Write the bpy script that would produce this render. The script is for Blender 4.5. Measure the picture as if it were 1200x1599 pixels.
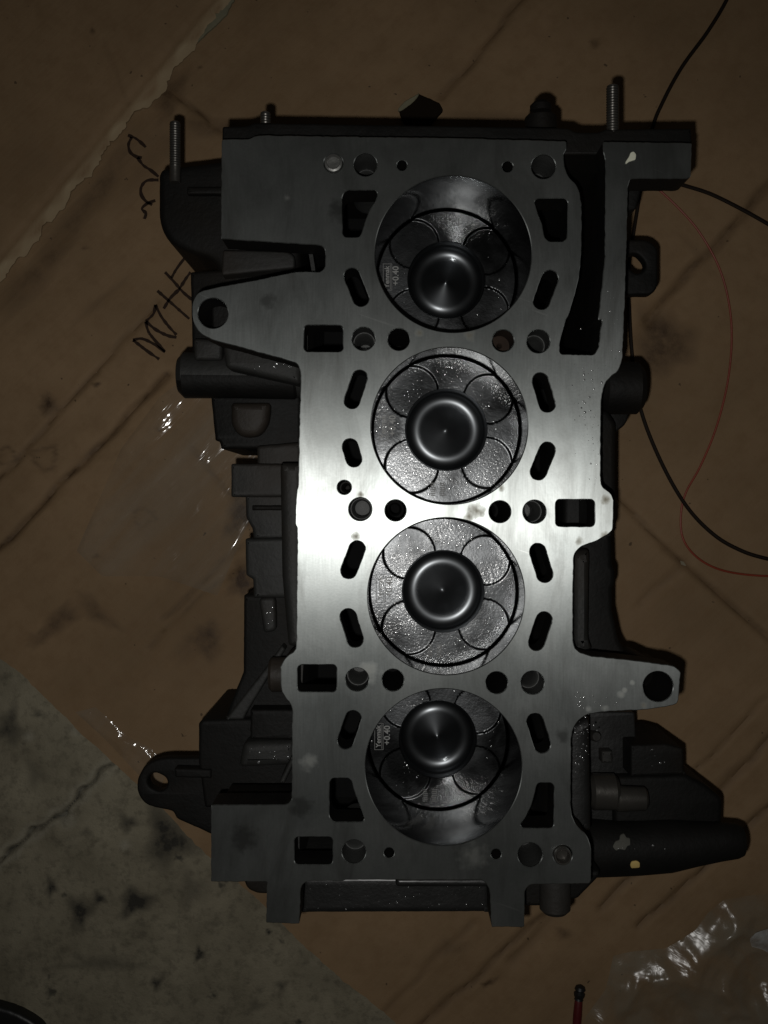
import bpy, bmesh, math, random
import numpy as np
from mathutils import Vector, Matrix, noise
from mathutils.geometry import tessellate_polygon
random.seed(7); rng = np.random.default_rng(7)
for o in list(bpy.data.objects): bpy.data.objects.remove(o)
scene = bpy.context.scene
C = scene.collection

# ------------------------------------------------------------------ camera, world, flash, exposure
S = 0.00029            # metres per photo pixel on the machined deck (z = 0)
H = 0.45               # phone height above the deck
NX, NY = 608.0, 782.0  # photo pixel straight below the phone
cam = bpy.data.cameras.new('camera'); cam_o = bpy.data.objects.new('camera', cam); C.objects.link(cam_o)
cam_o.location = (0, 0, H)
cam.sensor_fit = 'VERTICAL'; cam.sensor_height = 24
cam.lens = 24 * (H / S) / 1599.0
cam.shift_x = (600 - NX) / 1599.0; cam.shift_y = (NY - 799.5) / 1599.0
cam.clip_start = 0.01; cam.clip_end = 20
scene.camera = cam_o
w = bpy.data.worlds.new('World'); scene.world = w; w.use_nodes = True
w.node_tree.nodes['Background'].inputs[0].default_value = (1.0, 0.92, 0.8, 1)
w.node_tree.nodes['Background'].inputs[1].default_value = 0.011
fl = bpy.data.lights.new('phone_flash', 'SPOT'); fl.energy = 3.5; fl.shadow_soft_size = 0.003; fl.spot_size = math.radians(110); fl.spot_blend = 1.0
fl.color = (1.0, 0.985, 0.95)
fl_o = bpy.data.objects.new('phone_flash', fl); C.objects.link(fl_o)
fl_o.location = ((574 - NX) * S, (NY - 834) * S, H + 0.002)
vs = scene.view_settings
vs.view_transform = 'Standard'; vs.look = 'None'; vs.exposure = 0.0; vs.gamma = 1.0; vs.use_curve_mapping = False

ZC = -0.200            # top of the cardboard the block stands on
ZF = -0.2042           # concrete
def P(px, py, z=0.0):
    """world point that stands at depth z under photo pixel (px, py)"""
    k = (H - z) / H
    return Vector(((px - NX) * S * k, (NY - py) * S * k, z))
def toppx(x, y, z):
    k = (H - z) / H
    return x / (S * k) + NX, NY - y / (S * k)

# ------------------------------------------------------------------ materials
def mat(name):
    m = bpy.data.materials.new(name); m.use_nodes = True
    nt = m.node_tree; b = nt.nodes['Principled BSDF']
    return m, nt, b
def N(nt, t, **kw):
    n = nt.nodes.new(t)
    for k, v in kw.items():
        if k.startswith('i_'):
            key = k[2:]
            n.inputs[int(key) if key.isdigit() else key].default_value = v
        else: setattr(n, k, v)
    return n
def L(nt, a, b): nt.links.new(a, b)
def coords(nt, scale=(1, 1, 1), rot=(0, 0, 0), kind='Object'):
    tc = N(nt, 'ShaderNodeTexCoord'); src = tc.outputs[kind]
    if rot != (0, 0, 0):
        m0 = N(nt, 'ShaderNodeMapping'); m0.inputs['Rotation'].default_value = rot; L(nt, src, m0.inputs['Vector']); src = m0.outputs[0]
    mp = N(nt, 'ShaderNodeMapping'); mp.inputs['Scale'].default_value = scale
    L(nt, src, mp.inputs['Vector']); return mp.outputs[0]
def noise_tex(nt, vec, scale, detail=4, rough=0.55, dist=0.0):
    n = N(nt, 'ShaderNodeTexNoise'); n.inputs['Scale'].default_value = scale
    n.inputs['Detail'].default_value = detail; n.inputs['Roughness'].default_value = rough
    n.inputs['Distortion'].default_value = dist; L(nt, vec, n.inputs['Vector']); return n.outputs['Fac']
def ramp(nt, fac, stops):
    r = N(nt, 'ShaderNodeValToRGB'); e = r.color_ramp.elements
    while len(e) < len(stops): e.new(0.5)
    for i, (p, c) in enumerate(stops):
        e[i].position = p; e[i].color = (c, c, c, 1) if isinstance(c, (int, float)) else (*c, 1)
    L(nt, fac, r.inputs[0]); return r.outputs[0]
def mixc(nt, fac, a, b, mode='MIX'):
    m = N(nt, 'ShaderNodeMix', data_type='RGBA', blend_type=mode)
    for v, i in ((fac, 0), (a, 6), (b, 7)):
        if hasattr(v, 'node'): L(nt, v, m.inputs[i])
        else: m.inputs[i].default_value = v if not isinstance(v, tuple) else (*v, 1) if len(v) == 3 else v
    return m.outputs[2]
def math_(nt, op, a, b=0.5, c=None):
    m = N(nt, 'ShaderNodeMath', operation=op)
    for i, v in enumerate((a, b) if c is None else (a, b, c)):
        if hasattr(v, 'node'): L(nt, v, m.inputs[i])
        else: m.inputs[i].default_value = v
    return m.outputs[0]
def bump(nt, b, h, strength=0.3, dist=0.001, prev=None, sock='Normal'):
    n = N(nt, 'ShaderNodeBump'); n.inputs['Strength'].default_value = strength; n.inputs['Distance'].default_value = dist
    L(nt, h, n.inputs['Height'])
    if prev is not None: L(nt, prev, n.inputs['Normal'])
    L(nt, n.outputs[0], b.inputs[sock]); return n.outputs[0]
def attr(nt, name):
    a = N(nt, 'ShaderNodeAttribute'); a.attribute_name = name; return a

def spot_mask(nt, pts, soft=0.5, z=0.0):
    """union of ragged spots given as (px, py, radius_px) in the plane z"""
    tc = N(nt, 'ShaderNodeTexCoord'); v = tc.outputs['Object']
    nz = N(nt, 'ShaderNodeTexNoise'); nz.inputs['Scale'].default_value = 260; nz.inputs['Detail'].default_value = 5
    L(nt, v, nz.inputs['Vector'])
    out = None
    for (px, py, r) in pts:
        p = P(px, py, z); d = N(nt, 'ShaderNodeVectorMath', operation='DISTANCE')
        L(nt, v, d.inputs[0]); d.inputs[1].default_value = p
        q = math_(nt, 'DIVIDE', d.outputs['Value'], r * S)
        q = math_(nt, 'ADD', q, math_(nt, 'MULTIPLY', nz.outputs['Fac'], 1.6))
        m = N(nt, 'ShaderNodeMapRange'); m.inputs['From Min'].default_value = 1.75; m.inputs['From Max'].default_value = 1.75 - soft
        L(nt, q, m.inputs['Value'])
        out = m.outputs[0] if out is None else math_(nt, 'MAXIMUM', out, m.outputs[0])
    return out

def m_deck():
    m, nt, b = mat('machined_iron_face')
    v = coords(nt); vy = coords(nt, (1, 0.06, 1)); vx = coords(nt, (0.1, 1, 1))
    blot = noise_tex(nt, v, 22, 5, 0.6, 0.4)
    fine = noise_tex(nt, v, 900, 2)
    smear = noise_tex(nt, coords(nt, (1, 0.3, 1)), 55, 5, 0.65, 0.8)
    scr = ramp(nt, noise_tex(nt, coords(nt, (0.05, 1, 1), (0, 0, 0.35)), 420, 2), [(0.70, 0.0), (0.74, 1.0)])
    streak = noise_tex(nt, vy, 1400, 3)
    col = mixc(nt, ramp(nt, blot, [(0.3, 0.0), (0.7, 1.0)]), (0.32, 0.345, 0.338), (0.49, 0.515, 0.505))
    col = mixc(nt, math_(nt, 'MULTIPLY', ramp(nt, fine, [(0.3, 1.0), (0.62, 0.0)]), 0.12), col, (0.2, 0.205, 0.2))
    col = mixc(nt, math_(nt, 'MULTIPLY', ramp(nt, smear, [(0.48, 0.0), (0.70, 1.0)]), 0.6), col, (0.19, 0.195, 0.185))
    col = mixc(nt, math_(nt, 'MULTIPLY', scr, 0.35), col, (0.62, 0.64, 0.63))
    dark = spot_mask(nt, [(530, 330, 22), (380, 1310, 26), (880, 1148, 13), (470, 1260, 22), (420, 470, 16), (548, 1000, 9), (690, 1190, 6)], 0.6)
    col = mixc(nt, math_(nt, 'MULTIPLY', dark, 0.55), col, (0.09, 0.09, 0.085))
    pale = spot_mask(nt, [(740, 1336, 30), (575, 1050, 22), (484, 1190, 17), (449, 309, 6), (987, 1066, 5), (970, 1085, 7), (976, 1078, 5), (945, 1106, 8), (920, 1108, 6)], 0.8)
    col = mixc(nt, math_(nt, 'MULTIPLY', pale, 0.45), col, (0.5, 0.5, 0.46))
    rust = spot_mask(nt, [(745, 798, 15), (733, 806, 9), (946, 780, 9), (945, 838, 9), (556, 838, 8), (563, 772, 6), (735, 523, 11), (655, 520, 8), (1006, 1100, 7), (783, 762, 7), (905, 845, 9)], 0.9)
    col = mixc(nt, math_(nt, 'MULTIPLY', rust, 0.6), col, (0.2, 0.17, 0.11))
    L(nt, col, b.inputs['Base Color'])
    b.inputs['Metallic'].default_value = 0.94
    r0 = math_(nt, 'MULTIPLY_ADD', math_(nt, 'MULTIPLY_ADD', smear, 0.6, math_(nt, 'MULTIPLY', blot, 0.5)), 0.13, 0.34)
    r0 = math_(nt, 'ADD', r0, math_(nt, 'MULTIPLY', math_(nt, 'MAXIMUM', rust, pale), 0.2))
    r0 = math_(nt, 'ADD', r0, math_(nt, 'MULTIPLY', math_(nt, 'SUBTRACT', streak, 0.5), 0.08))
    L(nt, r0, b.inputs['Roughness'])
    b.inputs['Anisotropic'].default_value = 0.82
    t = N(nt, 'ShaderNodeCombineXYZ'); t.inputs[0].default_value = 1.0; L(nt, t.outputs[0], b.inputs['Tangent'])
    h = math_(nt, 'ADD', math_(nt, 'MULTIPLY', streak, 0.6), math_(nt, 'MULTIPLY', fine, 0.5))
    bump(nt, b, h, 0.025, 0.0003)
    return m
def m_cast(name, base, rough=0.55, tint=None, spec=0.5, oil=0.0):
    m, nt, b = mat(name)
    v = coords(nt)
    n1 = noise_tex(nt, v, 30, 5, 0.6); n2 = noise_tex(nt, v, 500, 3)
    col = mixc(nt, ramp(nt, n1, [(0.3, 0.0), (0.7, 1.0)]), tuple(c * 0.65 for c in base), tuple(c * 1.35 for c in base))
    if tint: col = mixc(nt, ramp(nt, noise_tex(nt, v, 14, 4), [(0.5, 0.0), (0.68, 0.7)]), col, tint)
    L(nt, col, b.inputs['Base Color'])
    b.inputs['Specular IOR Level'].default_value = spec
    L(nt, math_(nt, 'MULTIPLY_ADD', n1, 0.25, rough - 0.12), b.inputs['Roughness'])
    if oil:
        b.inputs['Coat Weight'].default_value = oil; b.inputs['Coat Roughness'].default_value = 0.22
    n3 = noise_tex(nt, v, 160, 4, 0.6)
    bump(nt, b, math_(nt, 'ADD', math_(nt, 'ADD', n2, math_(nt, 'MULTIPLY', n3, 1.6)), math_(nt, 'MULTIPLY', n1, 0.8)), 0.24, 0.0008)
    return m
def m_bore():
    m, nt, b = mat('honed_bore')
    v = coords(nt); n1 = noise_tex(nt, coords(nt, (1, 1, 0.35)), 120, 5, 0.65)
    col = ramp(nt, n1, [(0.25, (0.15, 0.152, 0.15)), (0.75, (0.27, 0.273, 0.27))])
    L(nt, col, b.inputs['Base Color']); b.inputs['Metallic'].default_value = 1.0
    L(nt, math_(nt, 'MULTIPLY_ADD', n1, 0.10, 0.07), b.inputs['Roughness'])
    bump(nt, b, noise_tex(nt, v, 700, 3), 0.08, 0.0003)
    return m
def m_crown():
    m, nt, b = mat('oily_piston_crown')
    oi = N(nt, 'ShaderNodeObjectInfo'); va = N(nt, 'ShaderNodeVectorMath', operation='ADD')
    L(nt, coords(nt), va.inputs[0]); L(nt, oi.outputs['Location'], va.inputs[1]); v = va.outputs[0]
    big = noise_tex(nt, v, 32, 3, 0.5, 0.5)
    n1 = noise_tex(nt, v, 70, 4, 0.6); n2 = noise_tex(nt, v, 620, 3, 0.75)
    col = ramp(nt, math_(nt, 'MULTIPLY_ADD', big, 0.75, math_(nt, 'MULTIPLY', n1, 0.25)), [(0.38, (0.016, 0.0165, 0.017)), (0.66, (0.105, 0.109, 0.113))])
    L(nt, col, b.inputs['Base Color']); b.inputs['Metallic'].default_value = 0.97
    L(nt, math_(nt, 'MULTIPLY_ADD', n1, 0.16, 0.22), b.inputs['Roughness'])
    bump(nt, b, n2, 0.13, 0.0006)
    vo = N(nt, 'ShaderNodeTexNoise'); vo.inputs['Scale'].default_value = 900; vo.inputs['Detail'].default_value = 2
    L(nt, v, vo.inputs['Vector'])
    film = noise_tex(nt, v, 45, 3)
    L(nt, ramp(nt, film, [(0.42, 0.0), (0.6, 0.55)]), b.inputs['Coat Weight'])
    b.inputs['Coat Roughness'].default_value = 0.12
    bump(nt, b, vo.outputs['Fac'], 0.25, 0.0008, sock='Coat Normal')
    return m
def m_bowl():
    m, nt, b = mat('turned_bowl')
    v = coords(nt); n1 = noise_tex(nt, v, 90, 3)
    b.inputs['Base Color'].default_value = (0.090, 0.095, 0.100, 1); b.inputs['Metallic'].default_value = 1.0
    L(nt, math_(nt, 'MULTIPLY_ADD', n1, 0.08, 0.27), b.inputs['Roughness'])
    b.inputs['Anisotropic'].default_value = 0.6
    t = N(nt, 'ShaderNodeTangent', direction_type='RADIAL', axis='Z'); L(nt, t.outputs[0], b.inputs['Tangent']); b.inputs['Anisotropic Rotation'].default_value = 0.25
    return m
def m_plain(name, col, rough=0.5, metal=0.0, spec=0.5, var=0.25, bscale=400, bstr=0.2):
    m, nt, b = mat(name)
    v = coords(nt); n = noise_tex(nt, v, 60, 4)
    L(nt, mixc(nt, n, tuple(c * (1 - var) for c in col), tuple(min(1, c * (1 + var)) for c in col)), b.inputs['Base Color'])
    L(nt, math_(nt, 'MULTIPLY_ADD', n, 0.2, rough - 0.1), b.inputs['Roughness'])
    b.inputs['Metallic'].default_value = metal; b.inputs['Specular IOR Level'].default_value = spec
    bump(nt, b, noise_tex(nt, v, bscale, 3), bstr, 0.0006)
    return m
def m_oil():
    m, nt, b = mat('oil_drop')
    b.inputs['Base Color'].default_value = (0.42, 0.43, 0.43, 1); b.inputs['Metallic'].default_value = 0.75
    b.inputs['Specular IOR Level'].default_value = 0.8
    n = noise_tex(nt, coords(nt), 300, 2); L(nt, math_(nt, 'MULTIPLY_ADD', n, 0.1, 0.12), b.inputs['Roughness'])
    return m
def m_cardboard(name='corrugated_cardboard'):
    m, nt, b = mat(name)
    v = coords(nt)
    d = coords(nt, (0.05, 1, 1), (0, 0, math.radians(-43)))
    n1 = noise_tex(nt, v, 9, 5, 0.6); n2 = noise_tex(nt, v, 90, 5, 0.65); fib = noise_tex(nt, d, 300, 3)
    fine = noise_tex(nt, v, 1200, 3)
    col = mixc(nt, ramp(nt, n1, [(0.3, 0.0), (0.72, 1.0)]), (0.205, 0.136, 0.073), (0.305, 0.202, 0.112))
    col = mixc(nt, math_(nt, 'MULTIPLY', ramp(nt, n2, [(0.35, 1.0), (0.55, 0.0)]), 0.25), col, (0.16, 0.09, 0.04))
    col = mixc(nt, math_(nt, 'MULTIPLY', fib, 0.22), col, (0.34, 0.21, 0.11))
    speck = ramp(nt, noise_tex(nt, v, 160, 2), [(0.735, 0.0), (0.755, 1.0)])
    col = mixc(nt, math_(nt, 'MULTIPLY', speck, 0.7), col, (0.045, 0.03, 0.018))
    torn = attr(nt, 'torn').outputs['Fac']
    col = mixc(nt, torn, col, (0.40, 0.31, 0.19))
    st = attr(nt, 'stain_shade').outputs['Fac']  # real stains, plus painted crease and torn-edge shade
    st2 = math_(nt, 'MULTIPLY', st, math_(nt, 'MULTIPLY_ADD', ramp(nt, n2, [(0.35, 0.0), (0.62, 1.0)]), 0.75, 0.5))
    st2 = math_(nt, 'MINIMUM', st2, 0.95)
    col = mixc(nt, st2, col, (0.055, 0.030, 0.015))
    L(nt, col, b.inputs['Base Color'])
    L(nt, math_(nt, 'MULTIPLY_ADD', st2, -0.2, 0.72), b.inputs['Roughness'])
    b.inputs['Specular IOR Level'].default_value = 0.25
    bump(nt, b, math_(nt, 'ADD', math_(nt, 'MULTIPLY', fine, 0.4), math_(nt, 'ADD', n2, math_(nt, 'MULTIPLY', fib, 0.8))), 0.3, 0.001)
    return m
def m_concrete():
    m, nt, b = mat('dirty_concrete')
    v = coords(nt)
    n0 = noise_tex(nt, v, 6, 5, 0.6); n1 = noise_tex(nt, v, 24, 6, 0.65); n2 = noise_tex(nt, v, 150, 5, 0.7); n3 = noise_tex(nt, v, 700, 3)
    col = mixc(nt, ramp(nt, n1, [(0.3, 0.0), (0.7, 1.0)]), (0.18, 0.158, 0.110), (0.31, 0.274, 0.196))
    col = mixc(nt, math_(nt, 'MULTIPLY', ramp(nt, n0, [(0.4, 0.0), (0.65, 1.0)]), 0.35), col, (0.33, 0.30, 0.215))
    col = mixc(nt, math_(nt, 'MULTIPLY', ramp(nt, n2, [(0.33, 1.0), (0.52, 0.0)]), 0.5), col, (0.085, 0.075, 0.054))
    col = mixc(nt, ramp(nt, noise_tex(nt, v, 60, 3), [(0.68, 0.0), (0.74, 0.8)]), col, (0.05, 0.048, 0.04))
    st = attr(nt, 'stain_shade').outputs['Fac']
    st2 = math_(nt, 'MINIMUM', math_(nt, 'MULTIPLY', st, math_(nt, 'MULTIPLY_ADD', ramp(nt, n2, [(0.3, 0.0), (0.62, 1.0)]), 1.0, 0.45)), 0.93)
    col = mixc(nt, st2, col, (0.028, 0.027, 0.024))
    pal = attr(nt, 'pale').outputs['Fac']
    col = mixc(nt, math_(nt, 'MULTIPLY', pal, n2), col, (0.4, 0.38, 0.31))
    L(nt, col, b.inputs['Base Color']); b.inputs['Roughness'].default_value = 0.8
    b.inputs['Specular IOR Level'].default_value = 0.2
    bump(nt, b, math_(nt, 'ADD', n2, math_(nt, 'MULTIPLY', n3, 0.5)), 0.5, 0.0015)
    return m
def m_film(name, tint, opac, gloss, rough, bscale, bstr, stretch, rot):
    """thin clear plastic: mostly see-through, a little milky, with a glossy skin"""
    m, nt, b = mat(name); nt.nodes.remove(b)
    out = [n for n in nt.nodes if n.type == 'OUTPUT_MATERIAL'][0]
    v = coords(nt, stretch, (0, 0, rot)); n1 = noise_tex(nt, v, bscale, 4, 0.6, 0.6)
    bp = N(nt, 'ShaderNodeBump'); bp.inputs['Strength'].default_value = bstr; bp.inputs['Distance'].default_value = 0.002
    L(nt, n1, bp.inputs['Height'])
    tr = N(nt, 'ShaderNodeBsdfTransparent'); df = N(nt, 'ShaderNodeBsdfDiffuse'); df.inputs[0].default_value = (*tint, 1)
    gl = N(nt, 'ShaderNodeBsdfGlossy'); gl.inputs['Roughness'].default_value = rough; gl.inputs[0].default_value = (1, 1, 1, 1)
    L(nt, bp.outputs[0], gl.inputs['Normal'])
    m1 = N(nt, 'ShaderNodeMixShader'); m2 = N(nt, 'ShaderNodeMixShader')
    fac = math_(nt, 'MULTIPLY', ramp(nt, noise_tex(nt, v, bscale * 0.7, 4, 0.6, 0.5), [(0.35, 0.12), (0.72, 1.0)]), opac)
    L(nt, fac, m1.inputs[0]); L(nt, tr.outputs[0], m1.inputs[1]); L(nt, df.outputs[0], m1.inputs[2])
    fr = N(nt, 'ShaderNodeFresnel'); fr.inputs['IOR'].default_value = 1.5
    L(nt, math_(nt, 'MINIMUM', math_(nt, 'MULTIPLY', fr.outputs[0], gloss), 0.12), m2.inputs[0])
    L(nt, m1.outputs[0], m2.inputs[1]); L(nt, gl.outputs[0], m2.inputs[2]); L(nt, m2.outputs[0], out.inputs[0])
    return m

M = dict(
    deck=m_deck(),
    cast=m_cast('black_cast_iron', (0.0065, 0.0062, 0.0056), 0.62, (0.011, 0.0085, 0.006), spec=0.2),
    cast_grey=m_cast('grey_cast_iron', (0.021, 0.021, 0.0195), 0.6, (0.022, 0.016, 0.0115), spec=0.35),
    cast_brown=m_cast('brown_cast_iron', (0.030, 0.024, 0.019), 0.6, (0.036, 0.026, 0.018), spec=0.3),
    cast_wet=m_cast('oily_cast_iron', (0.012, 0.012, 0.0115), 0.5, spec=0.35, oil=0.25),
    cavity=m_cast('water_jacket_iron', (0.007, 0.007, 0.007), 0.8, spec=0.1),
    boltwall=m_cast('bolt_hole_iron', (0.045, 0.046, 0.044), 0.55),
    rusthole=m_cast('rusty_hole', (0.030, 0.020, 0.015), 0.85, spec=0.15),
    bore=m_bore(), crown=m_crown(), bowl=m_bowl(), oil=m_oil(),
    steel=m_plain('dull_steel', (0.22, 0.22, 0.21), 0.38, 0.8),
    stud=m_plain('dark_stud_steel', (0.075, 0.07, 0.062), 0.34, 0.6),
    stamp=m_plain('etched_mark', (0.27, 0.27, 0.26), 0.6, 0.1, var=0.1, bstr=0.05),
    stamp2=m_plain('etched_ground', (0.16, 0.16, 0.155), 0.6, 0.1, var=0.1, bstr=0.05),
    card=m_cardboard(), concrete=m_concrete(),
    ink=m_plain('marker_ink', (0.034, 0.021, 0.015), 0.7, spec=0.1),
    wire=m_plain('brown_black_cable', (0.014, 0.009, 0.006), 0.6, spec=0.2),
    redwire=m_plain('red_thread', (0.25, 0.040, 0.018), 0.5),
    red=m_plain('red_plastic', (0.10, 0.008, 0.009), 0.5),
    black=m_plain('black_plastic', (0.010, 0.010, 0.010), 0.45),
    white=m_plain('pale_flake', (0.62, 0.62, 0.50), 0.7),
    yellow=m_plain('yellow_flake', (0.55, 0.40, 0.14), 0.7),
    greyp=m_plain('grey_smear', (0.085, 0.083, 0.07), 0.8, var=0.5, bscale=250, bstr=0.6),
    scrap=m_plain('dark_card', (0.010, 0.006, 0.003), 0.8, spec=0.1),
    torn=m_plain('torn_paper', (0.20, 0.185, 0.12), 0.9, var=0.4, bscale=200, bstr=0.8),
    film=m_film('thin_clear_film', (0.5, 0.46, 0.38), 0.20, 1.0, 0.10, 85, 0.62, (0.11, 1, 1), math.radians(-48)),
    bag=m_film('crumpled_bag_plastic', (0.36, 0.37, 0.31), 0.32, 0.6, 0.22, 60, 0.30, (0.6, 1, 1), 0.6),
    bagwhite=m_film('milky_plastic', (0.55, 0.56, 0.55), 0.85, 1.0, 0.25, 90, 0.4, (1, 1, 1), 0.0),
)

# ------------------------------------------------------------------ mesh helpers
def mesh_obj(name, verts, faces, m, parent=None, smooth=True, sharp=35):
    me = bpy.data.meshes.new(name); me.from_pydata([tuple(v) for v in verts], [], faces); me.update()
    me.materials.append(m)
    if smooth:
        me.polygons.foreach_set('use_smooth', [True] * len(me.polygons))
        me.set_sharp_from_angle(angle=math.radians(sharp))
    o = bpy.data.objects.new(name, me); C.objects.link(o)
    if parent: o.parent = parent
    return o
def empty(name, loc, label, cat, group=None):
    o = bpy.data.objects.new(name, None); C.objects.link(o); o.location = loc; o.empty_display_size = 0.02
    tag(o, label, cat, group); return o
def tag(o, label=None, cat=None, group=None, kind=None):
    for k, v in (('label', label), ('category', cat), ('group', group), ('kind', kind)):
        if v: o[k] = v
    return o
def round_poly(pts, r=4.0, seg=4):
    """round the corners of a pixel polygon; a point may carry its own radius as third value"""
    out = []; n = len(pts)
    for i in range(n):
        p = Vector(pts[i][:2]); a = Vector(pts[i - 1][:2]); b = Vector(pts[(i + 1) % n][:2])
        rr = pts[i][2] if len(pts[i]) > 2 else r
        d1 = a - p; d2 = b - p
        t = min(rr, d1.length * 0.45, d2.length * 0.45)
        if t < 0.3: out.append(p); continue
        s = p + d1.normalized() * t; e = p + d2.normalized() * t
        for j in range(seg + 1):
            u = j / seg; out.append((1 - u) ** 2 * s + 2 * u * (1 - u) * p + u * u * e)
    return out
def resample(pts, step=6.0, jit=0.0, seed=0):
    out = []; n = len(pts)
    for i in range(n):
        a = pts[i]; b = pts[(i + 1) % n]; d = (b - a).length; k = max(1, int(math.ceil(d / step)))
        for j in range(k): out.append(a.lerp(b, j / k))
    if jit:
        q = []
        for p in out:
            v = noise.noise_vector(Vector((p.x * 0.13, p.y * 0.13, seed))) * 0.6 + noise.noise_vector(Vector((p.x * 0.4, p.y * 0.4, seed + 5))) * 0.4
            q.append(Vector((p.x + v.x * jit, p.y + v.y * jit)))
        out = q
    return out
def circle(cx, cy, r, n=48): return [Vector((cx + r * math.cos(2 * math.pi * i / n), cy + r * math.sin(2 * math.pi * i / n))) for i in range(n)]
def capsule(x0, y0, x1, y1, r, n=10):
    a = math.atan2(y1 - y0, x1 - x0); out = []
    for i in range(n + 1): t = a - math.pi / 2 + math.pi * i / n; out.append(Vector((x1 + r * math.cos(t), y1 + r * math.sin(t))))
    for i in range(n + 1): t = a + math.pi / 2 + math.pi * i / n; out.append(Vector((x0 + r * math.cos(t), y0 + r * math.sin(t))))
    return out
def rrect(x0, y0, x1, y1, r=8): return round_poly([(x0, y0), (x1, y0), (x1, y1), (x0, y1)], r, 5)
def area2(p): return sum(p[i - 1].x * p[i].y - p[i].x * p[i - 1].y for i in range(len(p)))
def inset(pts, d):
    """move a CCW loop inwards by d (metres)"""
    n = len(pts); out = []
    for i in range(n):
        e1 = (pts[i] - pts[i - 1]); e2 = (pts[(i + 1) % n] - pts[i])
        n1 = Vector((-e1.y, e1.x)); n2 = Vector((-e2.y, e2.x))
        if n1.length: n1.normalize()
        if n2.length: n2.normalize()
        m = n1 + n2; 
        if m.length < 1e-6: out.append(pts[i]); continue
        m.normalize(); c = max(0.5, m.dot(n1)); out.append(pts[i] + m * (d / c))
    return out
def prism(name, outline, holes, zt, zb, m, parent, bevel=0.0004, seg=1, hole_bevel=None, top=True, bottom=True, taper=0.0):
    """outline/holes: pixel loops as seen at depth zt; straight walls down to zb"""
    loops = []
    for k, lp in enumerate([outline] + list(holes)):
        w2 = [P(p.x, p.y, zt).to_2d() for p in lp]
        a = area2(w2)
        if (a < 0) == (k == 0): w2.reverse()       # outline CCW, holes CW
        loops.append(w2)
    V = []; F = []
    hb = bevel if hole_bevel is None else hole_bevel
    tops = []; bots = []
    for k, lp in enumerate(loops):
        b = bevel if k == 0 else hb
        prof = []
        for j in range(seg + 1):
            a = (math.pi / 2) * j / seg
            prof.append((b * (1 - math.sin(a)), b * (1 - math.cos(a)) ))
        if b <= 0: prof = [(0, 0)]
        prof.append((-taper if k == 0 else 0.0, zt - zb))
        prev = None
        for (ins, dz) in prof:
            lp2 = inset(lp, ins) if abs(ins) > 1e-7 else lp
            idx = list(range(len(V), len(V) + len(lp2)))
            V += [(p.x, p.y, zt - dz) for p in lp2]
            if prev:
                n = len(idx)
                for i in range(n):
                    j = (i + 1) % n; F.append((prev[i], idx[i], idx[j], prev[j]))
            else: tops.append(idx)
            prev = idx
        bots.append(prev)
    def cap(idxs, flip):
        flat = [i for l in idxs for i in l]
        tri = tessellate_polygon([[Vector((V[i][0], V[i][1], 0)) for i in l] for l in idxs])
        for t in tri:
            a, b_, c = (flat[i] for i in t)
            ar = (V[b_][0] - V[a][0]) * (V[c][1] - V[a][1]) - (V[c][0] - V[a][0]) * (V[b_][1] - V[a][1])
            if (ar < 0) != flip: a, c = c, a
            F.append((a, b_, c))
    if top: cap(tops, False)
    if bottom: cap(bots, True)
    return mesh_obj(name, V, F, m, parent)
def poly(name, pts, zt, zb, m, parent, r=5, bevel=0.0012, seg=3, holes=(), jit=0.7, taper=0.0):
    o = resample(round_poly(pts, r), 7, jit, zt * 100)
    return prism(name, o, list(holes), zt, zb, m, parent, bevel, seg, taper=taper)
def lathe(name, prof, axis_o, axis_d, m, parent, n=40, sharp=35, xdir=None):
    """prof: (radius, along) pairs, metres"""
    d = Vector(axis_d).normalized(); u = d.orthogonal().normalized(); v = d.cross(u)
    V = []; F = []
    for (r, t) in prof:
        for i in range(n):
            a = 2 * math.pi * i / n; V.append(Vector(axis_o) + d * t + (u * math.cos(a) + v * math.sin(a)) * max(r, 1e-5))
    for k in range(len(prof) - 1):
        for i in range(n):
            j = (i + 1) % n; F.append((k * n + i, k * n + j, (k + 1) * n + j, (k + 1) * n + i))
    F.append(tuple(reversed(range(n)))); F.append(tuple(range((len(prof) - 1) * n, len(prof) * n)))
    return mesh_obj(name, V, F, m, parent, sharp=sharp)
def cyl_px(name, p0, p1, rpx, z, m, parent, rim=0.0012, taper=1.0):
    """lying cylinder between two photo pixels at depth z"""
    a = P(*p0, z); b = P(*p1, z); k = (H - z) / H; r = rpx * S * k; ln = (b - a).length; r2 = r * taper
    return lathe(name, [(r - rim, 0), (r, rim), (r + (r2 - r) * 0.5, ln * 0.5), (r2, ln - rim), (r2 - rim, ln)], a, b - a, m, parent)
def stud(name, p0, p1, rpx, z, parent):
    """threaded stud lying between two pixels"""
    a = P(*p0, z); b = P(*p1, z); k = (H - z) / H; r = rpx * S * k; ln = (b - a).length
    prof = [(r * 0.6, 0), (r * 0.92, 0.0006)]; t = 0.001; pitch = 0.00125
    while t < ln * 0.72:
        prof += [(r * 0.90, t), (r, t + pitch * 0.5)]; t += pitch
    prof += [(r * 0.93, t), (r * 0.93, ln)]
    return lathe(name, prof, a, b - a, M['stud'], parent, 28, 25)
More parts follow.
